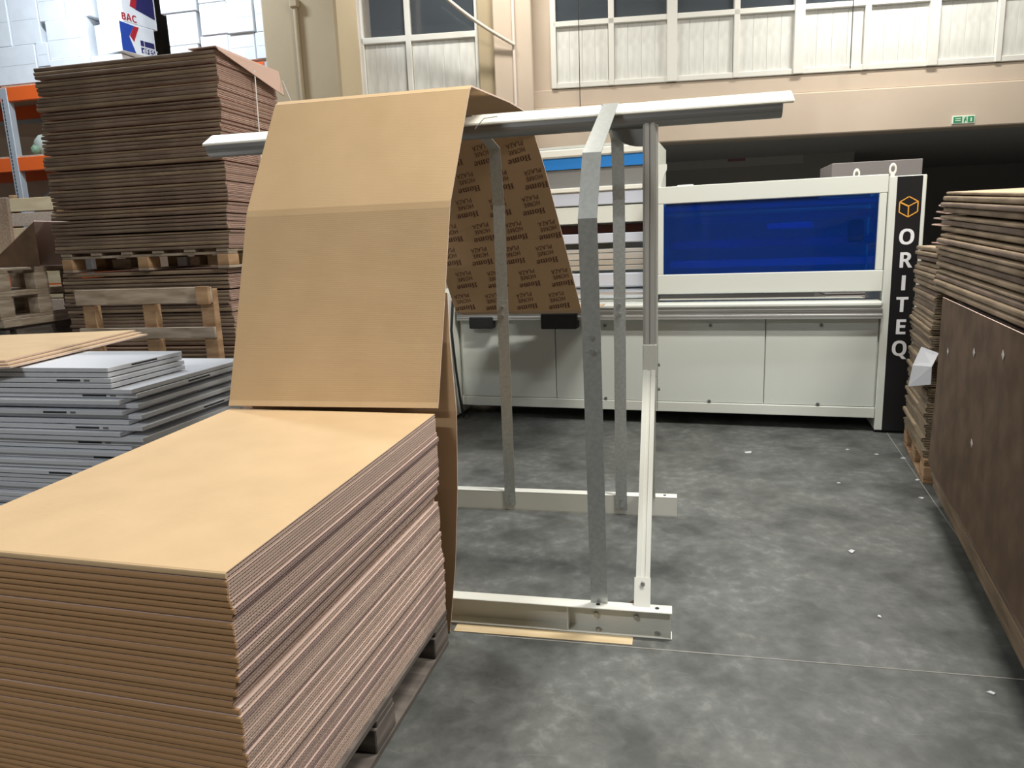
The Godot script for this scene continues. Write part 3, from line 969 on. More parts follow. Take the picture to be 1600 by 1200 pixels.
func fanfold() -> void:
	pallet("pallet", "grey weathered wooden pallet under the front fan-folded stack", Vector3(-1.265, 0, -1.83), deg_to_rad(-2.0), 0.85, 1.15, 0.148, "dark_wood", "dark_wood")
	var at := Vector3(-1.27, 0.15, -1.81)
	var turn := deg_to_rad(-2.8)
	var t := thing("fanfold_cardboard", "front stack of fan-folded tan cardboard whose top sheet rises over the frame", "cardboard", at, turn)
	var n := 46
	var d := 1.185
	for i in n:
		var k := float(i) / n
		var yf := lerpf(0.0, 0.716, k)
		var yb := lerpf(0.0, 0.762, k)
		var p := lerpf(0.716, 0.762, 0.5) / n
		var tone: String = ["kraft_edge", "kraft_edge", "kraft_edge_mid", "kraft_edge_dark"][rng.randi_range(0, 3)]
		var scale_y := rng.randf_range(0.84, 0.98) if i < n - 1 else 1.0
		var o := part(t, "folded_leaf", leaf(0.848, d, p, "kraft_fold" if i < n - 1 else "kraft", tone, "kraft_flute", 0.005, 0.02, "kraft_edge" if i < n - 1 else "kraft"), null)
		var dx := rng.randf_range(-0.004, 0.004) + 0.006 * sin(k * 9.0) - 0.006 * (1.0 - k)
		if i > n - 6:
			dx = rng.randf_range(-0.002, 0.002)
		var dz := rng.randf_range(-0.003, 0.003)
		if i == 26 or i == 27:
			dx -= 0.012
		var tilt := atan2(yb - yf, d)
		o.basis = Basis(Vector3.RIGHT, tilt) * Basis.from_scale(Vector3(1, scale_y, 1))
		o.position = Vector3(dx, (yf + yb) / 2.0, dz)
	# the sheet that leaves the stack: edges given in hall coordinates
	var inv := t.transform.affine_inverse()
	var rise := [[0.926, -2.408, -1.662, -0.815], [0.945, -2.418, -1.662, -0.815], [1.15, -2.486, -1.657, -0.811], [1.40, -2.566, -1.652, -0.806], [1.50, -2.597, -1.650, -0.804], [1.640, -2.640, -1.646, -0.801]]
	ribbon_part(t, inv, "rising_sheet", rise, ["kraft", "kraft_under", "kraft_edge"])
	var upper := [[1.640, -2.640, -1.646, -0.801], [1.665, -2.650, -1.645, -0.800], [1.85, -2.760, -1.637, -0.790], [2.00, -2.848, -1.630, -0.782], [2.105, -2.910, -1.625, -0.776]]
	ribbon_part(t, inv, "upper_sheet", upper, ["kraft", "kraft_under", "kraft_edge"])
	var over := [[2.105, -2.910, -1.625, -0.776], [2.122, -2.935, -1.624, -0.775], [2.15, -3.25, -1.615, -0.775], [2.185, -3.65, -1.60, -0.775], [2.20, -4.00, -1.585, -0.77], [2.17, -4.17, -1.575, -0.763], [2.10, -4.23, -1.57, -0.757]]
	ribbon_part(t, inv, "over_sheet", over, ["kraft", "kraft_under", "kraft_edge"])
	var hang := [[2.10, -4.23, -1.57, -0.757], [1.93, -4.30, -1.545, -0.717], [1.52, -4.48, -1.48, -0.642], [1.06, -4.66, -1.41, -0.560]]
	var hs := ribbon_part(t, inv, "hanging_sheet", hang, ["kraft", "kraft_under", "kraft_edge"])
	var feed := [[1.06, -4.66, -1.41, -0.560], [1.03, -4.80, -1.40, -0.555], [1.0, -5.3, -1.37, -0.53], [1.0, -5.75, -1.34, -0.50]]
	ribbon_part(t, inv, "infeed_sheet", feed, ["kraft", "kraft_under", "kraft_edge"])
	# dark print on the underside of the hanging sheet, rows of blocks, upside down as the sheet hangs
	for row in 7:
		for c in 4:
			var v := (row + 0.5) / 7.0
			var uu := (c + 0.5) / 4.0 + (0.035 if row % 2 else -0.035)
			var pos := lerp_rows(hang, v, uu)
			var p1 := lerp_rows(hang, minf(v + 0.04, 1.0), uu)
			var p0 := lerp_rows(hang, maxf(v - 0.04, 0.0), uu)
			var down: Vector3 = (p1 - p0).normalized()
			var rgt := Vector3(1, 0, 0.0)
			var nor := rgt.cross(-down).normalized()
			rgt = (-down).cross(nor).normalized()
			# text turned upside down: its x runs left, its y runs down the sheet
			var b := Basis(-rgt, down, nor)
			var mp := part(hs, "printed_mark", print_block(), "print_ink")
			mp.transform = inv * Transform3D(b, pos + nor * 0.0042)


func print_block() -> ArrayMesh:
	if cache.has("print"):
		return cache["print"]
	var st := SurfaceTool.new()
	st.begin(Mesh.PRIMITIVE_TRIANGLES)
	for e in [["Home", 0.034, 0.05, true, true], ["HOME", 0.027, -0.002, false, false], ["PLAZA", 0.027, -0.04, false, false]]:
		st.append_from(text(e[0], e[1], 0.0006, e[3], e[4]), 0, Transform3D(Basis(), Vector3(0, e[2], 0)))
	var bm := box(0.15, 0.002, 0.0006)
	st.append_from(bm, 0, Transform3D(Basis(), Vector3(0, 0.026, 0)))
	var m := st.commit()
	cache["print"] = m
	return m


func lerp_rows(rows: Array, v: float, u: float) -> Vector3:
	# even spacing by length down the sheet
	var total := 0.0
	var seg := []
	for i in rows.size() - 1:
		var l := Vector2(rows[i + 1][0] - rows[i][0], rows[i + 1][1] - rows[i][1]).length()
		seg.append(l)
		total += l
	var s := v * total
	for i in seg.size():
		if s <= seg[i] or i == seg.size() - 1:
			var k: float = clampf(s / seg[i], 0, 1)
			var x0: float = lerpf(rows[i][2], rows[i + 1][2], k)
			var x1: float = lerpf(rows[i][3], rows[i + 1][3], k)
			return Vector3(lerpf(x0, x1, u), lerpf(rows[i][0], rows[i + 1][0], k), lerpf(rows[i][1], rows[i + 1][1], k))
		s -= seg[i]
	return Vector3.ZERO


func ribbon_part(t: Node3D, inv: Transform3D, called: String, rows: Array, mats: Array) -> MeshInstance3D:
	var l := []
	var r := []
	for e in rows:
		l.append(inv * Vector3(e[2], e[0], e[1]))
		r.append(inv * Vector3(e[3], e[0], e[1]))
	return part(t, called, sheet(l, r, 0.0065, mats), null)


# ==================================================================== pallets
func pallet(called: String, label: String, at: Vector3, turn: float, w: float, d: float, h: float, wood: String, block_wood: String, group := "") -> Node3D:
	# stringers run along z; deck boards across
	var t := thing(called, label, "pallet", at, turn, group)
	pallet_parts(t, w, d, h, wood, block_wood)
	return t


func pallet_parts(t: Node3D, w: float, d: float, h: float, wood: String, block_wood: String) -> void:
	var b := 0.022
	for i in 3:
		var x := lerpf(-w / 2 + 0.05, w / 2 - 0.05, i / 2.0)
		block(t, "bottom_board", Vector3(x - 0.05, 0, -d / 2), Vector3(x + 0.05, b, d / 2), wood, 0.003)
		for j in 3:
			var z := lerpf(-d / 2 + 0.07, d / 2 - 0.07, j / 2.0)
			block(t, "spacer_block", Vector3(x - 0.05, b, z - 0.07), Vector3(x + 0.05, h - 2 * b, z + 0.07), block_wood, 0.004)
	for j in 3:
		var z := lerpf(-d / 2 + 0.07, d / 2 - 0.07, j / 2.0)
		block(t, "stringer_board", Vector3(-w / 2, h - 2 * b, z - 0.06), Vector3(w / 2, h - b, z + 0.06), wood, 0.003)
	for i in 6:
		var x := lerpf(-w / 2 + 0.05, w / 2 - 0.05, i / 5.0)
		block(t, "deck_board", Vector3(x - 0.05, h - b, -d / 2), Vector3(x + 0.05, h, d / 2), wood, 0.003)


# ==================================================================== stacks
func layered(t: Node3D, y0: float, y1: float, n: int, w: float, d: float, liners: Array, edge: String, flute: String, jx: float, jz: float, lean := Vector3.ZERO, wave := 0.0, front_neg_x := false, tilt_top := 0.0, off := Vector3.ZERO) -> void:
	var p := (y1 - y0) / n
	var run := 0
	var shift := 0.0
	for i in n:
		var k := float(i) / n
		run -= 1
		var squeeze := rng.randf_range(0.80, 0.96)
		if run <= 0:
			# a few leaves lie flush, then the pile jumps
			run = rng.randi_range(1, 5)
			shift = rng.randf_range(-1.0, 1.0) * jz * 1.6
		elif run == 1:
			squeeze = rng.randf_range(0.45, 0.7)
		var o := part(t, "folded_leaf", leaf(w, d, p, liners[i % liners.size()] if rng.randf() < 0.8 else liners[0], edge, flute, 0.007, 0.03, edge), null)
		o.position = Vector3(rng.randf_range(-jx, jx), y0 + p * i, shift + rng.randf_range(-jz, jz) * 0.3) + lean * (k - 0.5)
		o.position.z += wave * sin(k * 17.0) * 0.5 + wave * sin(k * 41.0 + 1.0) * 0.5
		o.position += off
		var turned := rng.randf_range(-0.004, 0.004) - (PI / 2 if front_neg_x else 0.0)
		o.basis = Basis(Vector3.UP, turned) * Basis(Vector3.BACK, tilt_top * k) * Basis.from_scale(Vector3(1, squeeze, 1))


func left_stacks() -> void:
	# lower stack, then a pallet, then the upper stack
	pallet("pallet", "brown wooden pallet on the floor under the lower left stack", Vector3(-4.11, 0, -5.44), 0, 1.5, 0.85, 0.14, "dark_wood", "pallet_wood", "stack pallets")
	var lo := thing("fanfold_stack", "lower dusty fan-folded cardboard stack behind the upright pallet", "cardboard", Vector3(-4.11, 0.14, -5.44), 0, "stacked cardboard")
	layered(lo, 0.0, 1.25, 42, 1.52, 0.82, ["old_fold", "old_fold_pale"], "old_edge", "old_flute", 0.008, 0.008, Vector3(0, 0, 0), 0.012)
	var pl := pallet("pallet", "brown pallet carrying the tall upper left cardboard stack", Vector3(-4.07, 1.398, -5.43), 0, 1.52, 0.85, 0.15, "grey_wood", "pallet_wood", "stack pallets")
	var up := thing("fanfold_stack", "tall upper fan-folded cardboard stack tied with white strap", "cardboard", Vector3(-4.05, 1.55, -5.42), 0, "stacked cardboard")
	layered(up, 0.0, 1.42, 48, 1.58, 0.82, ["old_fold", "old_fold_pale", "old_fold"], "old_edge", "old_flute", 0.008, 0.006, Vector3(0.06, 0, 0), 0.014)
	# loose top sheet drooping over the right side
	var rows := []
	part(up, "top_sheet", sheet([Vector3(0.60, 1.432, 0.42), Vector3(0.83, 1.434, 0.425), Vector3(0.856, 1.40, 0.425)], [Vector3(0.60, 1.432, -0.42), Vector3(0.84, 1.434, -0.43), Vector3(0.872, 1.24, -0.43)], 0.006), "old_edge")
	# strap down the right side
	for z in [-0.02]:
		part(up, "strap", ribbon([Vector3(0.862, 1.36, z), Vector3(0.845, 0.7, z), Vector3(0.828, 0.0, z)], 0.014, 0.002, Vector3(0, 0, 1)), "strap_white")
	part(up, "strap", tube([Vector3(0.87, 1.36, -0.43), Vector3(1.0, 1.1, -0.35), Vector3(1.13, 0.97, -0.3)], 0.004, 6), "strap_white")
	# things in the gap of the upper pallet
	for e in [[-0.45, 0.18, "grey_wood"], [0.13, 0.09, "paper"], [0.25, 0.09, "chipboard"], [0.44, 0.14, "pale_wood"]]:
		var o := solo("offcut", {"grey_wood": "wide greyish wooden offcut at the left of the upper pallet gap", "pale_wood": "pale wooden offcut pushed into the gap of the upper pallet", "paper": "pinkish folded scrap in the gap of the upper pallet", "chipboard": "brown chipboard offcut in the gap of the upper pallet"}[e[2]], "offcut", box(e[1], 0.075, 0.3, 0.004), e[2], Vector3(-4.07 + e[0], 1.42, -5.45), Vector3.ZERO, "offcuts in the upper pallet")
	# a pallet stood on its edge in front of the lower stack
	var s := thing("upright_pallet", "weathered wooden pallet standing on its edge before the lower stack", "pallet", Vector3(-3.52, 0, -4.25), 0)
	for e in [[1.19, 1.295, "grey_wood"], [0.955, 1.03, "grey_wood"], [0.66, 0.75, "grey_wood"], [0.35, 0.44, "grey_wood"], [0.0, 0.1, "grey_wood"]]:
		block(s, "deck_board", Vector3(-0.50, e[0], 0.0), Vector3(0.56, e[1], 0.022), e[2], 0.003)
	for x in [-0.42, 0.06, 0.51]:
		block(s, "stringer", Vector3(x - 0.05, 0.0, -0.06), Vector3(x + 0.05, 1.28, 0.0), "pallet_wood", 0.004)
	block(s, "end_block", Vector3(0.465, 1.18, 0.022), Vector3(0.56, 1.30, 0.045), "pallet_wood", 0.004)
	# old pallets piled flat at the far left
	for k in 2:
		pallet("pallet", ["lower grey pallet of the pile at the left edge", "upper grey pallet of the pile at the left edge"][k], Vector3(-5.62, 1.06 + 0.0 + 0.2 * k, -5.0), 0.05, 1.1, 0.9, 0.2, "grey_wood", "grey_wood", "pallets at the left edge")
	# crate under them
	var cr := thing("wooden_crate", "wooden crate of upright boards under the grey pallets at the left edge", "crate", Vector3(-5.6, 0, -5.0), 0.05)
	block(cr, "body", Vector3(-0.5, 0.0, -0.42), Vector3(0.5, 1.0, 0.3), "dark_wood")
	block(cr, "lid", Vector3(-0.54, 1.0, -0.44), Vector3(0.54, 1.06, 0.44), "grey_wood", 0.004)
	for i in 9:
		var x := lerpf(-0.47, 0.47, i / 8.0)
		block(cr, "upright_board", Vector3(x - 0.035 - 0.01 * (i % 2), 0.0, 0.32 + 0.02 * (i % 3)), Vector3(x + 0.03, 0.985, 0.35 + 0.02 * (i % 3)), ["pallet_wood", "chipboard", "dark_wood"][i % 3], 0.002)
	# chipboard panel on edge and brown sheet leaning above the pallets
	solo("chipboard_panel", "upright chipboard panel standing on the grey pallets at the left edge", "panel", box(0.62, 0.58, 0.03, 0.002), "chipboard", Vector3(-5.80, 1.462, -5.2), Vector3(-0.04, 0.03, 0))
	var ls := thing("leaning_cardboard", "brown cardboard sheet leaning against the tall upper stack", "cardboard", Vector3(-5.1, 1.46, -5.2), 0)
	part(ls, "sheet", sheet([Vector3(-0.36, 0.005, 0.3), Vector3(0.12, 0.36, 0.25)], [Vector3(-0.36, 0.005, -0.5), Vector3(0.12, 0.36, -0.5)], 0.008, ["kraft_edge", "brown_sheet", "kraft_edge"]), null)
	part(ls, "flap", sheet([Vector3(-0.36, 0.002, 0.305), Vector3(0.12, 0.002, 0.26)], [Vector3(-0.352, 0.012, 0.305), Vector3(0.12, 0.35, 0.255)], 0.006), "brown_sheet")


func right_stacks() -> void:
	var turn := deg_to_rad(-9.5)
	var ax := Vector3(cos(turn), 0, -sin(turn))
	var az := Vector3(sin(turn), 0, cos(turn))
	var q := Vector3(1.38, 0, -3.95)
	# near stack: left face on the line through q
	var c := q + ax * 0.58 + az * 0.82
	pallet("pallet", "dark pallet under the near right cardboard stack", c + ax * 0.05, turn, 0.94, 1.6, 0.12, "dark_wood", "dark_wood", "stack pallets")
	var near := thing("fanfold_stack", "near right fan-folded brown stack with wavy upper layers", "cardboard", Vector3(c.x, 0.122, c.z), turn, "stacked cardboard")
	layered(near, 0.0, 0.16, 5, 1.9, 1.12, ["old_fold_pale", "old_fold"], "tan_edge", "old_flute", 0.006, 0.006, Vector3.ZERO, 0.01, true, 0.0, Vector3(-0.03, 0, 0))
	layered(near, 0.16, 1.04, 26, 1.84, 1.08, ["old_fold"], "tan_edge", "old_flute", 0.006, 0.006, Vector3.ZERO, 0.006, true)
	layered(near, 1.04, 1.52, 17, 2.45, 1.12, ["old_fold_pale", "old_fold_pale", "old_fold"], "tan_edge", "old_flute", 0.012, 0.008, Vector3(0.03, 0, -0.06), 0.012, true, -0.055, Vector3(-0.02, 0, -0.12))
	# a dark sheet stands against its left face
	var sh := thing("cardboard_sheet", "dark brown cardboard sheet standing against the near right stack", "cardboard", q + ax * -0.03 + az * 0.6, turn)
	part(sh, "sheet", sheet([Vector3(-0.01, 0.27, -0.70), Vector3(0.0, 0.7, -0.70), Vector3(0.0, 1.15, -0.71)], [Vector3(-0.01, 0.30, 1.2), Vector3(0.0, 0.7, 1.2), Vector3(0.0, 1.15, 1.2)], 0.006, ["brown_sheet", "brown_sheet", "kraft_edge"]), null)
	for e in [[1.04, 0.55], [0.90, -0.45], [0.98, 0.1], [0.62, 0.2]]:
		part(sh, "scuff_mark", box(0.001, 0.022, 0.03), "print_white", Vector3(-0.006, e[0], e[1]), Vector3(0.6, 0, 0))
	# far stack behind it
	var f := q + ax * 0.50 - az * 1.02
	pallet("pallet", "orange-brown pallet under the far right cardboard stack", f, turn, 0.98, 0.9, 0.15, "pallet_wood", "pallet_wood", "stack pallets")
	var far := thing("fanfold_stack", "far right cardboard stack between the black column and near stack", "cardboard", Vector3(f.x, 0.152, f.z), turn, "stacked cardboard")
	layered(far, 0.0, 1.24, 40, 0.86, 0.98, ["old_fold_pale", "old_fold", "old_fold_pale"], "tan_edge", "old_flute", 0.012, 0.012, Vector3(0.0, 0, 0.03), 0.015, true)
	var fl := thing("cardboard_bundle", "pinkish cardboard flaps heaped on the far right stack", "cardboard", Vector3(f.x, 1.394, f.z), turn)
	for i in 5:
		part(fl, "flap", box(0.8 - 0.06 * i, 0.006, 0.7 - 0.04 * i), "old_edge", Vector3(-0.02 + 0.01 * i, 0.008 + 0.022 * i, 0.02 * i), Vector3(0.02 * i, 0.04 * i, 0.0))
	for i in 4:
		part(fl, "flap", box(0.72, 0.007, 0.5), ["old_edge", "kraft_edge"][i % 2], Vector3(-0.05, 0.135 + 0.034 * i, -0.1 - 0.02 * i), Vector3(0.04, 0.1 - 0.07 * i, 0.06 - 0.02 * i))
	# paper hanging out of the far stack
	var pp := thing("paper_sheet", "crumpled white paper sheet hanging from the far right stack", "paper", q + az * -0.46 + ax * -0.03, turn)
	part(pp, "sheet", sheet([Vector3(0.01, 0.80, -0.30), Vector3(-0.025, 0.68, -0.33), Vector3(-0.03, 0.53, -0.42)], [Vector3(0.01, 0.85, 0.28), Vector3(-0.02, 0.78, 0.30), Vector3(-0.015, 0.68, 0.28)], 0.002), "paper")
	# grey stacked sheets far behind the column
	var g := thing("panel_stack", "dim grey stack of sheets in the dark behind the black column", "boards", Vector3(1.99, 0, -8.3), 0.0)
	for i in 12:
		block(g, "panel", Vector3(-0.42 + rng.randf_range(-0.02, 0.02), 0.2 + 0.165 * i, -0.3), Vector3(0.42 + rng.randf_range(-0.03, 0.03), 0.355 + 0.165 * i, 0.3), "stack_grey", 0.004)
	block(g, "base", Vector3(-0.4, 0, -0.28), Vector3(0.4, 0.2, 0.28), "dark_wood")


# ==================================================================== white boards
func white_boards() -> void:
	var turn := deg_to_rad(-1.0)
	var ax := Vector3(cos(turn), 0, -sin(turn))
	var az := Vector3(sin(turn), 0, cos(turn))
	var corner := Vector3(-2.468, 0, -2.72)
	pallet("pallet", "low wooden pallet under the white furniture boards", corner + ax * -0.75 + az * -0.45, turn, 1.5, 0.9, 0.12, "dark_wood", "dark_wood", "stack pallets")
	var y := 0.122
	var tops := [0.0, 0.004, 0.02, 0.025, 0.135, 0.11]
	var n := 37
	for i in n:
		var from_top := n - 1 - i
		var th := 0.0195
		var long := from_top > 3
		var xr: float = rng.randf_range(0.02, 0.16)
		var zf := rng.randf_range(-0.02, 0.03)
		var d := rng.randf_range(0.86, 0.92)
		if not long:
			xr = [0.0, -0.004, 0.012, 0.016][from_top]
			d = 0.5
			zf = [0.0, 0.0, 0.006, 0.008][from_top]
		elif from_top < 7:
			xr = [0.115, 0.12, 0.05][from_top - 4]
		var w := 1.6 + xr
		var lab := "white furniture board, %s from the top of the stack beside the tan cardboard" % ordinal(from_top + 1)
		if from_top == 0:
			lab = "topmost white furniture board of the stack beside the tan cardboard"
		elif from_top == 1:
			lab = "white furniture board directly under the topmost one"
		elif from_top < 4:
			lab = "short white furniture board, %s from the top of the stack" % ordinal(from_top + 1)
		elif from_top == 4:
			lab = "uppermost of the longer white boards, reaching towards the rising cardboard"
		elif i == 0:
			lab = "lowest white furniture board on the low pallet"
		var c := corner + ax * (xr - w / 2) + az * (zf - d / 2)
		var b := thing("furniture_board", lab, "board", Vector3(c.x, y, c.z), turn + rng.randf_range(-0.006, 0.006), "white furniture boards")
		part(b, "panel", box(w, th, d, 0.0012), "board_white")
		block(b, "front_edge_band", Vector3(-w / 2, 0.001, d / 2), Vector3(w / 2, th - 0.001, d / 2 + 0.0012), "board_edge")
		if i % 3 == 1:
			var sx := rng.randf_range(0.1, 0.35)
			block(b, "hinge_slot", Vector3(w / 2 - sx - 0.13, 0.005, d / 2 + 0.0012), Vector3(w / 2 - sx, th - 0.005, d / 2 + 0.002), "slot_dark")
			block(b, "cam_hole", Vector3(w / 2 - sx + 0.02, 0.005, d / 2 + 0.0012), Vector3(w / 2 - sx + 0.05, th - 0.005, d / 2 + 0.002), "aluminium_dark")
		if from_top in [0, 5, 8, 11, 15]:
			var sz := rng.randf_range(-0.1, 0.2)
			block(b, "side_slot", Vector3(w / 2, 0.006, sz - 0.12), Vector3(w / 2 + 0.0008, th - 0.006, sz + 0.05), "slot_dark")
		y += th + (0.0045 if i % 4 else 0.006)
	# brown cardboard sheets lying on the boards
	for k in 3:
		var st := deg_to_rad(11.0 + k)
		var c := Vector3(-2.93, 0, -2.66) - Vector3(cos(st), 0, -sin(st)) * (0.5 + 0.03 * k) - Vector3(sin(st), 0, cos(st)) * (0.6 + 0.03 * k)
		var s := thing("cardboard_sheet", ["lowest of the three tan cardboard sheets lying on the white boards", "middle one of the three tan cardboard sheets lying on the white boards", "topmost tan cardboard sheet lying on the white boards"][k], "cardboard", Vector3(c.x, y + 0.002 + 0.0105 * k, c.z), st, "tan sheets on the white boards")
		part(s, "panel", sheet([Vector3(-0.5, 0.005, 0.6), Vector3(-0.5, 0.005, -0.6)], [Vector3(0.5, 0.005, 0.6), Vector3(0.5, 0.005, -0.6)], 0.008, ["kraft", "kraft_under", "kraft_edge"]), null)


# ==================================================================== rack and cartons at the back left
func storage_rack() -> void:
	var t := thing("storage_rack", "pallet rack with orange beams and grey perforated uprights", "rack", Vector3(-5.6, 0, -7.3), 0)
	# local x = world + 5.6 ; front face z = 0.3
	for x in [-1.58, 1.66]:
		for z in [0.26, -0.6]:
			var u := block(t, "upright", Vector3(x - 0.05, 0, z - 0.04), Vector3(x + 0.05, 3.385, z + 0.04), "rack_grey", 0.006)
			if z > 0:
				for i in 42:
					part(u, "slot_hole", box(0.014, 0.03, 0.002), "slot_dark", Vector3(-0.02, 1.6 + i * 0.04, 0.0405))
		for i in 3:
			part(t, "brace", bar(Vector3(x, 0.4 + 0.8 * i, 0.24), Vector3(x, 1.1 + 0.8 * i, -0.58), 0.03, 0.02), "rack_grey")
	for y in [3.24, 2.50, 1.2]:
		for z in [0.27, -0.6]:
			var bm := block(t, "beam", Vector3(-3.3, y, z - 0.025), Vector3(1.61, y + 0.15, z + 0.025), "rack_orange", 0.006)
			if z > 0:
				block(bm, "beam_connector", Vector3(-1.65, -0.04, 0.025), Vector3(-1.5, 0.18, 0.035), "rack_orange", 0.003)
	for y in [3.39, 2.65]:
		for i in 6:
			block(t, "shelf_board", Vector3(-3.2 + i * 0.79, y, -0.58), Vector3(-2.43 + i * 0.79, y + 0.02, 0.27), "chipboard", 0.002)
	# white cartons on the top level: x0,x1,y0,y1,front z offset
	var front := -7.0
	var rowsc := [
		[-7.6, -6.70, 3.412, 3.80], [-7.6, -6.98, 3.802, 4.3], [-6.97, -6.60, 3.802, 4.3],
		[-6.68, -6.52, 3.412, 3.56], [-6.68, -6.52, 3.562, 3.80],
		[-6.505, -5.99, 3.412, 3.61], [-6.505, -5.99, 3.612, 4.00], [-6.58, -6.25, 4.003, 4.4], [-6.245, -5.93, 4.003, 4.4],
		[-5.985, -5.60, 3.412, 3.60],
		[-5.05, -4.72, 3.412, 3.62], [-5.05, -4.70, 3.622, 3.93], [-5.10, -4.68, 3.933, 4.35],
		[-4.70, -4.38, 3.412, 3.69], [-4.67, -4.36, 3.692, 3.99], [-4.67, -4.36, 3.993, 4.35],
		[-4.37, -4.07, 3.412, 3.67], [-4.35, -4.05, 3.672, 3.955], [-4.35, -4.05, 3.958, 4.35],
		[-4.06, -3.80, 3.412, 3.66], [-4.04, -3.80, 3.662, 4.0], [-4.04, -3.80, 4.003, 4.35]]
	var counts := {}
	for i in rowsc.size():
		var e: Array = rowsc[i]
		var x0: float = e[0]
		var x1: float = e[1]
		var side := "left of the printed cartons" if i < 10 else "right of the dark gap"
		var lev := "bottom" if e[2] < 3.5 else ("top" if e[3] > 4.2 else "middle")
		var key := lev + side
		counts[key] = counts.get(key, 0) + 1
		var lab := "white rack carton, %s layer, %s from left, %s" % [lev, ordinal(counts[key]), side]
		carton("carton", lab, x0, x1, e[2], e[3], front + rng.randf_range(-0.05, 0.02), "white cartons on the rack")
	# printed cartons turned with their coloured side to the aisle
	printed_carton(Vector3(-5.70, 3.612, -7.2), 0.38, 0.30, 0.42, "white carton with blue and red printed side, lower of two", false)
	printed_carton(Vector3(-5.68, 3.914, -7.25), 0.36, 0.34, 0.42, "white carton with red lettering and navy print, upper of two", true)
	# goods on the middle level of the rack
	var bag := thing("plastic_bag", "greenish clear plastic bag slumped on the middle rack level", "bag", Vector3(-6.98, 2.672, -7.3), 0.2)
	part(bag, "bag", lump(0.13, 0.13, 0.16, 3), "clear_bag")
	part(bag, "green_patch", lump(0.05, 0.05, 0.05, 5), "green_bag", Vector3(-0.06, 0.02, 0.14))
	for i in 4:
		solo("timber_piece", ["lowest pale timber piece on the middle rack level", "second pale timber piece on the middle rack level", "third pale timber piece on the middle rack level", "topmost pale timber piece on the middle rack level"][i], "timber", box(0.5 - 0.05 * i, 0.05, 0.4, 0.003), ["pale_wood", "pallet_wood"][i % 2], Vector3(-6.55 + 0.03 * i, 2.672 + 0.052 * i, -7.3), Vector3.ZERO, "timber on the rack")
	# crate of pale boards below, in front of the rack
	var cr := thing("slatted_crate", "small crate of pale wooden slats in front of the rack", "crate", Vector3(-6.55, 0, -6.55), 0.05)
	for i in 14:
		block(cr, "slat", Vector3(-0.28, 0.05 + 0.152 * i, -0.02 * (i % 2)), Vector3(0.24, 0.185 + 0.152 * i, 0.03), "pale_wood" if i % 3 else "chipboard", 0.003)
	block(cr, "corner_post", Vector3(0.20, 0, -0.06), Vector3(0.29, 2.2, -0.02), "pallet_wood", 0.003)
	block(cr, "corner_post", Vector3(-0.31, 0, -0.06), Vector3(-0.24, 2.2, -0.02), "pallet_wood", 0.003)
	block(cr, "red_guard", Vector3(-0.36, 0.4, 0.04), Vector3(-0.28, 1.9, 0.06), "rack_orange", 0.003)


func carton(called: String, label: String, x0: float, x1: float, y0: float, y1: float, zf: float, group: String) -> void:
	var t := thing(called, label, "carton", Vector3((x0 + x1) / 2, y0, zf - 0.2), 0, group)
	var w := x1 - x0 - 0.006
	part(t, "body", box(w, y1 - y0, 0.4, 0.006), "carton_white")
	block(t, "tape", Vector3(-w / 2 + 0.02, (y1 - y0) * 0.5 - 0.003, 0.2), Vector3(w / 2 - 0.02, (y1 - y0) * 0.5 + 0.001, 0.2008), "tape_grey")


func printed_carton(at: Vector3, w: float, h: float, d: float, label: String, second: bool) -> void:
	var t := thing("printed_carton", label, "carton", Vector3(at.x, at.y, at.z), deg_to_rad(-12.0), "printed cartons on the rack")
	part(t, "body", box(w, h, d, 0.005), "carton_white", Vector3(0, 0, 0))
	var sx := w / 2 + 0.0006
	# print on the right-hand side (normal +x): panels in the zy plane
	var z0 := d / 2
	var bl := PackedVector2Array([Vector2(-z0, 0.01), Vector2(-z0 + 0.16, 0.01), Vector2(-z0 + 0.10, h * 0.55), Vector2(-z0 + 0.17, h - 0.02), Vector2(-z0, h - 0.005)])
	var rd := PackedVector2Array([Vector2(-z0 + 0.11, h * 0.58), Vector2(-z0 + 0.15, h * 0.40), Vector2(-z0 + 0.23, h - 0.02), Vector2(-z0 + 0.17, h - 0.02)])
	var turn := Vector3(0, PI / 2, 0)
	if not second:
		part(t, "blue_print", prism(bl, 0.0012), "carton_blue", Vector3(sx, 0, 0), turn)
		part(t, "red_print", prism(rd, 0.0014), "carton_red", Vector3(sx, 0, 0), turn)
		for k in 2:
			block(t, "navy_block", Vector3(sx, 0.03 + 0.07 * k, -0.06), Vector3(sx + 0.001, 0.085 + 0.07 * k, -0.02), "carton_navy")
			block(t, "navy_block", Vector3(sx, 0.03 + 0.07 * k, -z0 + 0.02), Vector3(sx + 0.001, 0.085 + 0.07 * k, -0.07), "carton_navy")
		part(t, "lettering", text("eFEST", 0.05, 0.001), "letter_white", Vector3(sx + 0.0012, 0.055, -0.13), turn)
	else:
		part(t, "navy_print", prism(PackedVector2Array([Vector2(z0 - 0.26, h * 0.45), Vector2(z0 - 0.02, h * 0.30), Vector2(z0 - 0.02, h), Vector2(z0 - 0.22, h)]), 0.0012), "carton_navy", Vector3(sx, 0, 0), turn)
		part(t, "red_print", prism(PackedVector2Array([Vector2(z0 - 0.32, h * 0.5), Vector2(z0 - 0.25, h * 0.45), Vector2(z0 - 0.21, h), Vector2(z0 - 0.27, h)]), 0.0013), "carton_red", Vector3(sx, 0, 0), turn)
		part(t, "lettering", text("BAC", 0.07, 0.001), "carton_red", Vector3(sx + 0.001, 0.05, z0 - 0.07), turn)


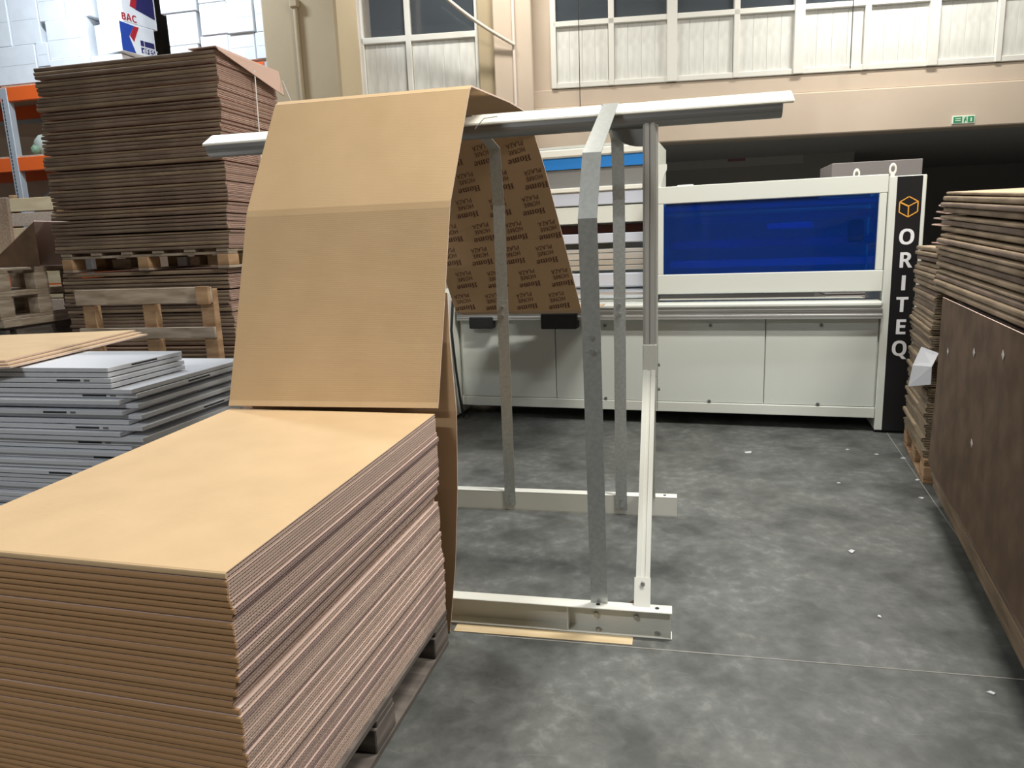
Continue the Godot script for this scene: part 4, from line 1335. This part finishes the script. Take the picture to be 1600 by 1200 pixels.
func lump(rx: float, ry: float, rz: float, s: int) -> ArrayMesh:
	var n := FastNoiseLite.new()
	n.seed = s
	n.frequency = 1.6
	var st := SurfaceTool.new()
	st.begin(Mesh.PRIMITIVE_TRIANGLES)
	st.set_smooth_group(0)
	var rows := []
	for i in 9:
		var ring := []
		var th := PI * i / 8.0
		for k in 14:
			var ph := TAU * k / 14.0
			var dir := Vector3(sin(th) * cos(ph), cos(th), sin(th) * sin(ph))
			var r := 1.0 + 0.35 * n.get_noise_3dv(dir)
			ring.append(Vector3(dir.x * rx * r, ry + dir.y * ry * (r if dir.y > -0.6 else 1.0), dir.z * rz * r))
		rows.append(ring)
	for i in 8:
		for k in 14:
			var k2 := (k + 1) % 14
			quad(st, rows[i + 1][k], rows[i + 1][k2], rows[i][k2], rows[i][k]) if false else quad(st, rows[i][k], rows[i][k2], rows[i + 1][k2], rows[i + 1][k])
	return finish(st)


# ==================================================================== small things on the floor
func small_things() -> void:
	# cardboard sheet standing upright between the stack and the frame
	var bs := thing("cardboard_sheet", "reddish brown cardboard sheet standing upright behind the front stack", "cardboard", Vector3(-1.2, 0, -2.45))
	var l := []
	var r := []
	for e in [[0.002, -0.02, 0.36], [0.3, -0.015, 0.40], [0.6, -0.012, 0.425], [0.9, -0.02, 0.435], [1.15, -0.065, 0.41], [1.33, -0.115, 0.395]]:
		l.append(Vector3(-0.40, e[0], e[1]))
		r.append(Vector3(e[2], e[0], e[1]))
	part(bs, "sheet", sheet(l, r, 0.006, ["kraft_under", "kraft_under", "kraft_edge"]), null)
	# plank under the front foot
	var pk := thing("wooden_plank", "pale wooden plank lying along the front foot of the frame", "plank", Vector3(-0.42, 0, -2.525), 0.0)
	part(pk, "board", box(0.70, 0.004, 0.055, 0.001), "pale_wood", Vector3(-0.06, 0, 0.012), Vector3(0, 0.006, 0))
	# bent brown stick beside the frame leg
	solo("wood_stick", "short dark stick leaning by the front leg of the frame", "stick", bar(Vector3(-0.05, 0.01, 0), Vector3(0.05, 0.07, -0.02), 0.014, 0.012, Vector3(0.3, 0, 0.9).normalized()), "brown_sheet", Vector3(-0.16, 0, -2.70))
	solo("wood_chip", "small tan wood chip on the floor by the front leg", "scrap", box(0.07, 0.012, 0.05, 0.004), "chipboard", Vector3(-0.14, 0, -2.66), Vector3(0, 0.5, 0))
	var spots := [[0.549, -5.073, 0.03], [1.525, -5.026, 0.016], [1.478, -4.574, 0.016], [1.383, -5.102, 0.014], [0.852, -3.455, 0.02], [0.816, -2.836, 0.010], [1.007, -4.465, 0.012], [1.033, -2.377, 0.012], [1.40, -4.25, 0.014], [1.22, -5.2, 0.012]]
	var labs := ["largest white paper scrap on the floor before the machine", "white paper speck on the floor joint near the black column", "white paper speck on the floor joint farther from the column", "white paper speck left of the floor joint near the machine", "white paper scrap alone in the middle of the grey floor", "tiny white speck near the front floor joint", "white paper speck in the floor between frame and right stacks", "tiny white speck on the near floor by the right stack", "white paper speck beside the near right stack", "white paper speck in front of the machine base"]
	for i in spots.size():
		var e: Array = spots[i]
		solo("paper_scrap", labs[i], "scrap", prism(PackedVector2Array([Vector2(-e[2], -e[2] * 0.5), Vector2(e[2] * 0.8, -e[2] * 0.6), Vector2(e[2], e[2] * 0.3), Vector2(-e[2] * 0.2, e[2] * 0.7)]), 0.004), "paper", Vector3(e[0], 0.003, e[1]), Vector3(-PI / 2, rng.randf_range(0, TAU), 0), "paper scraps on the floor")
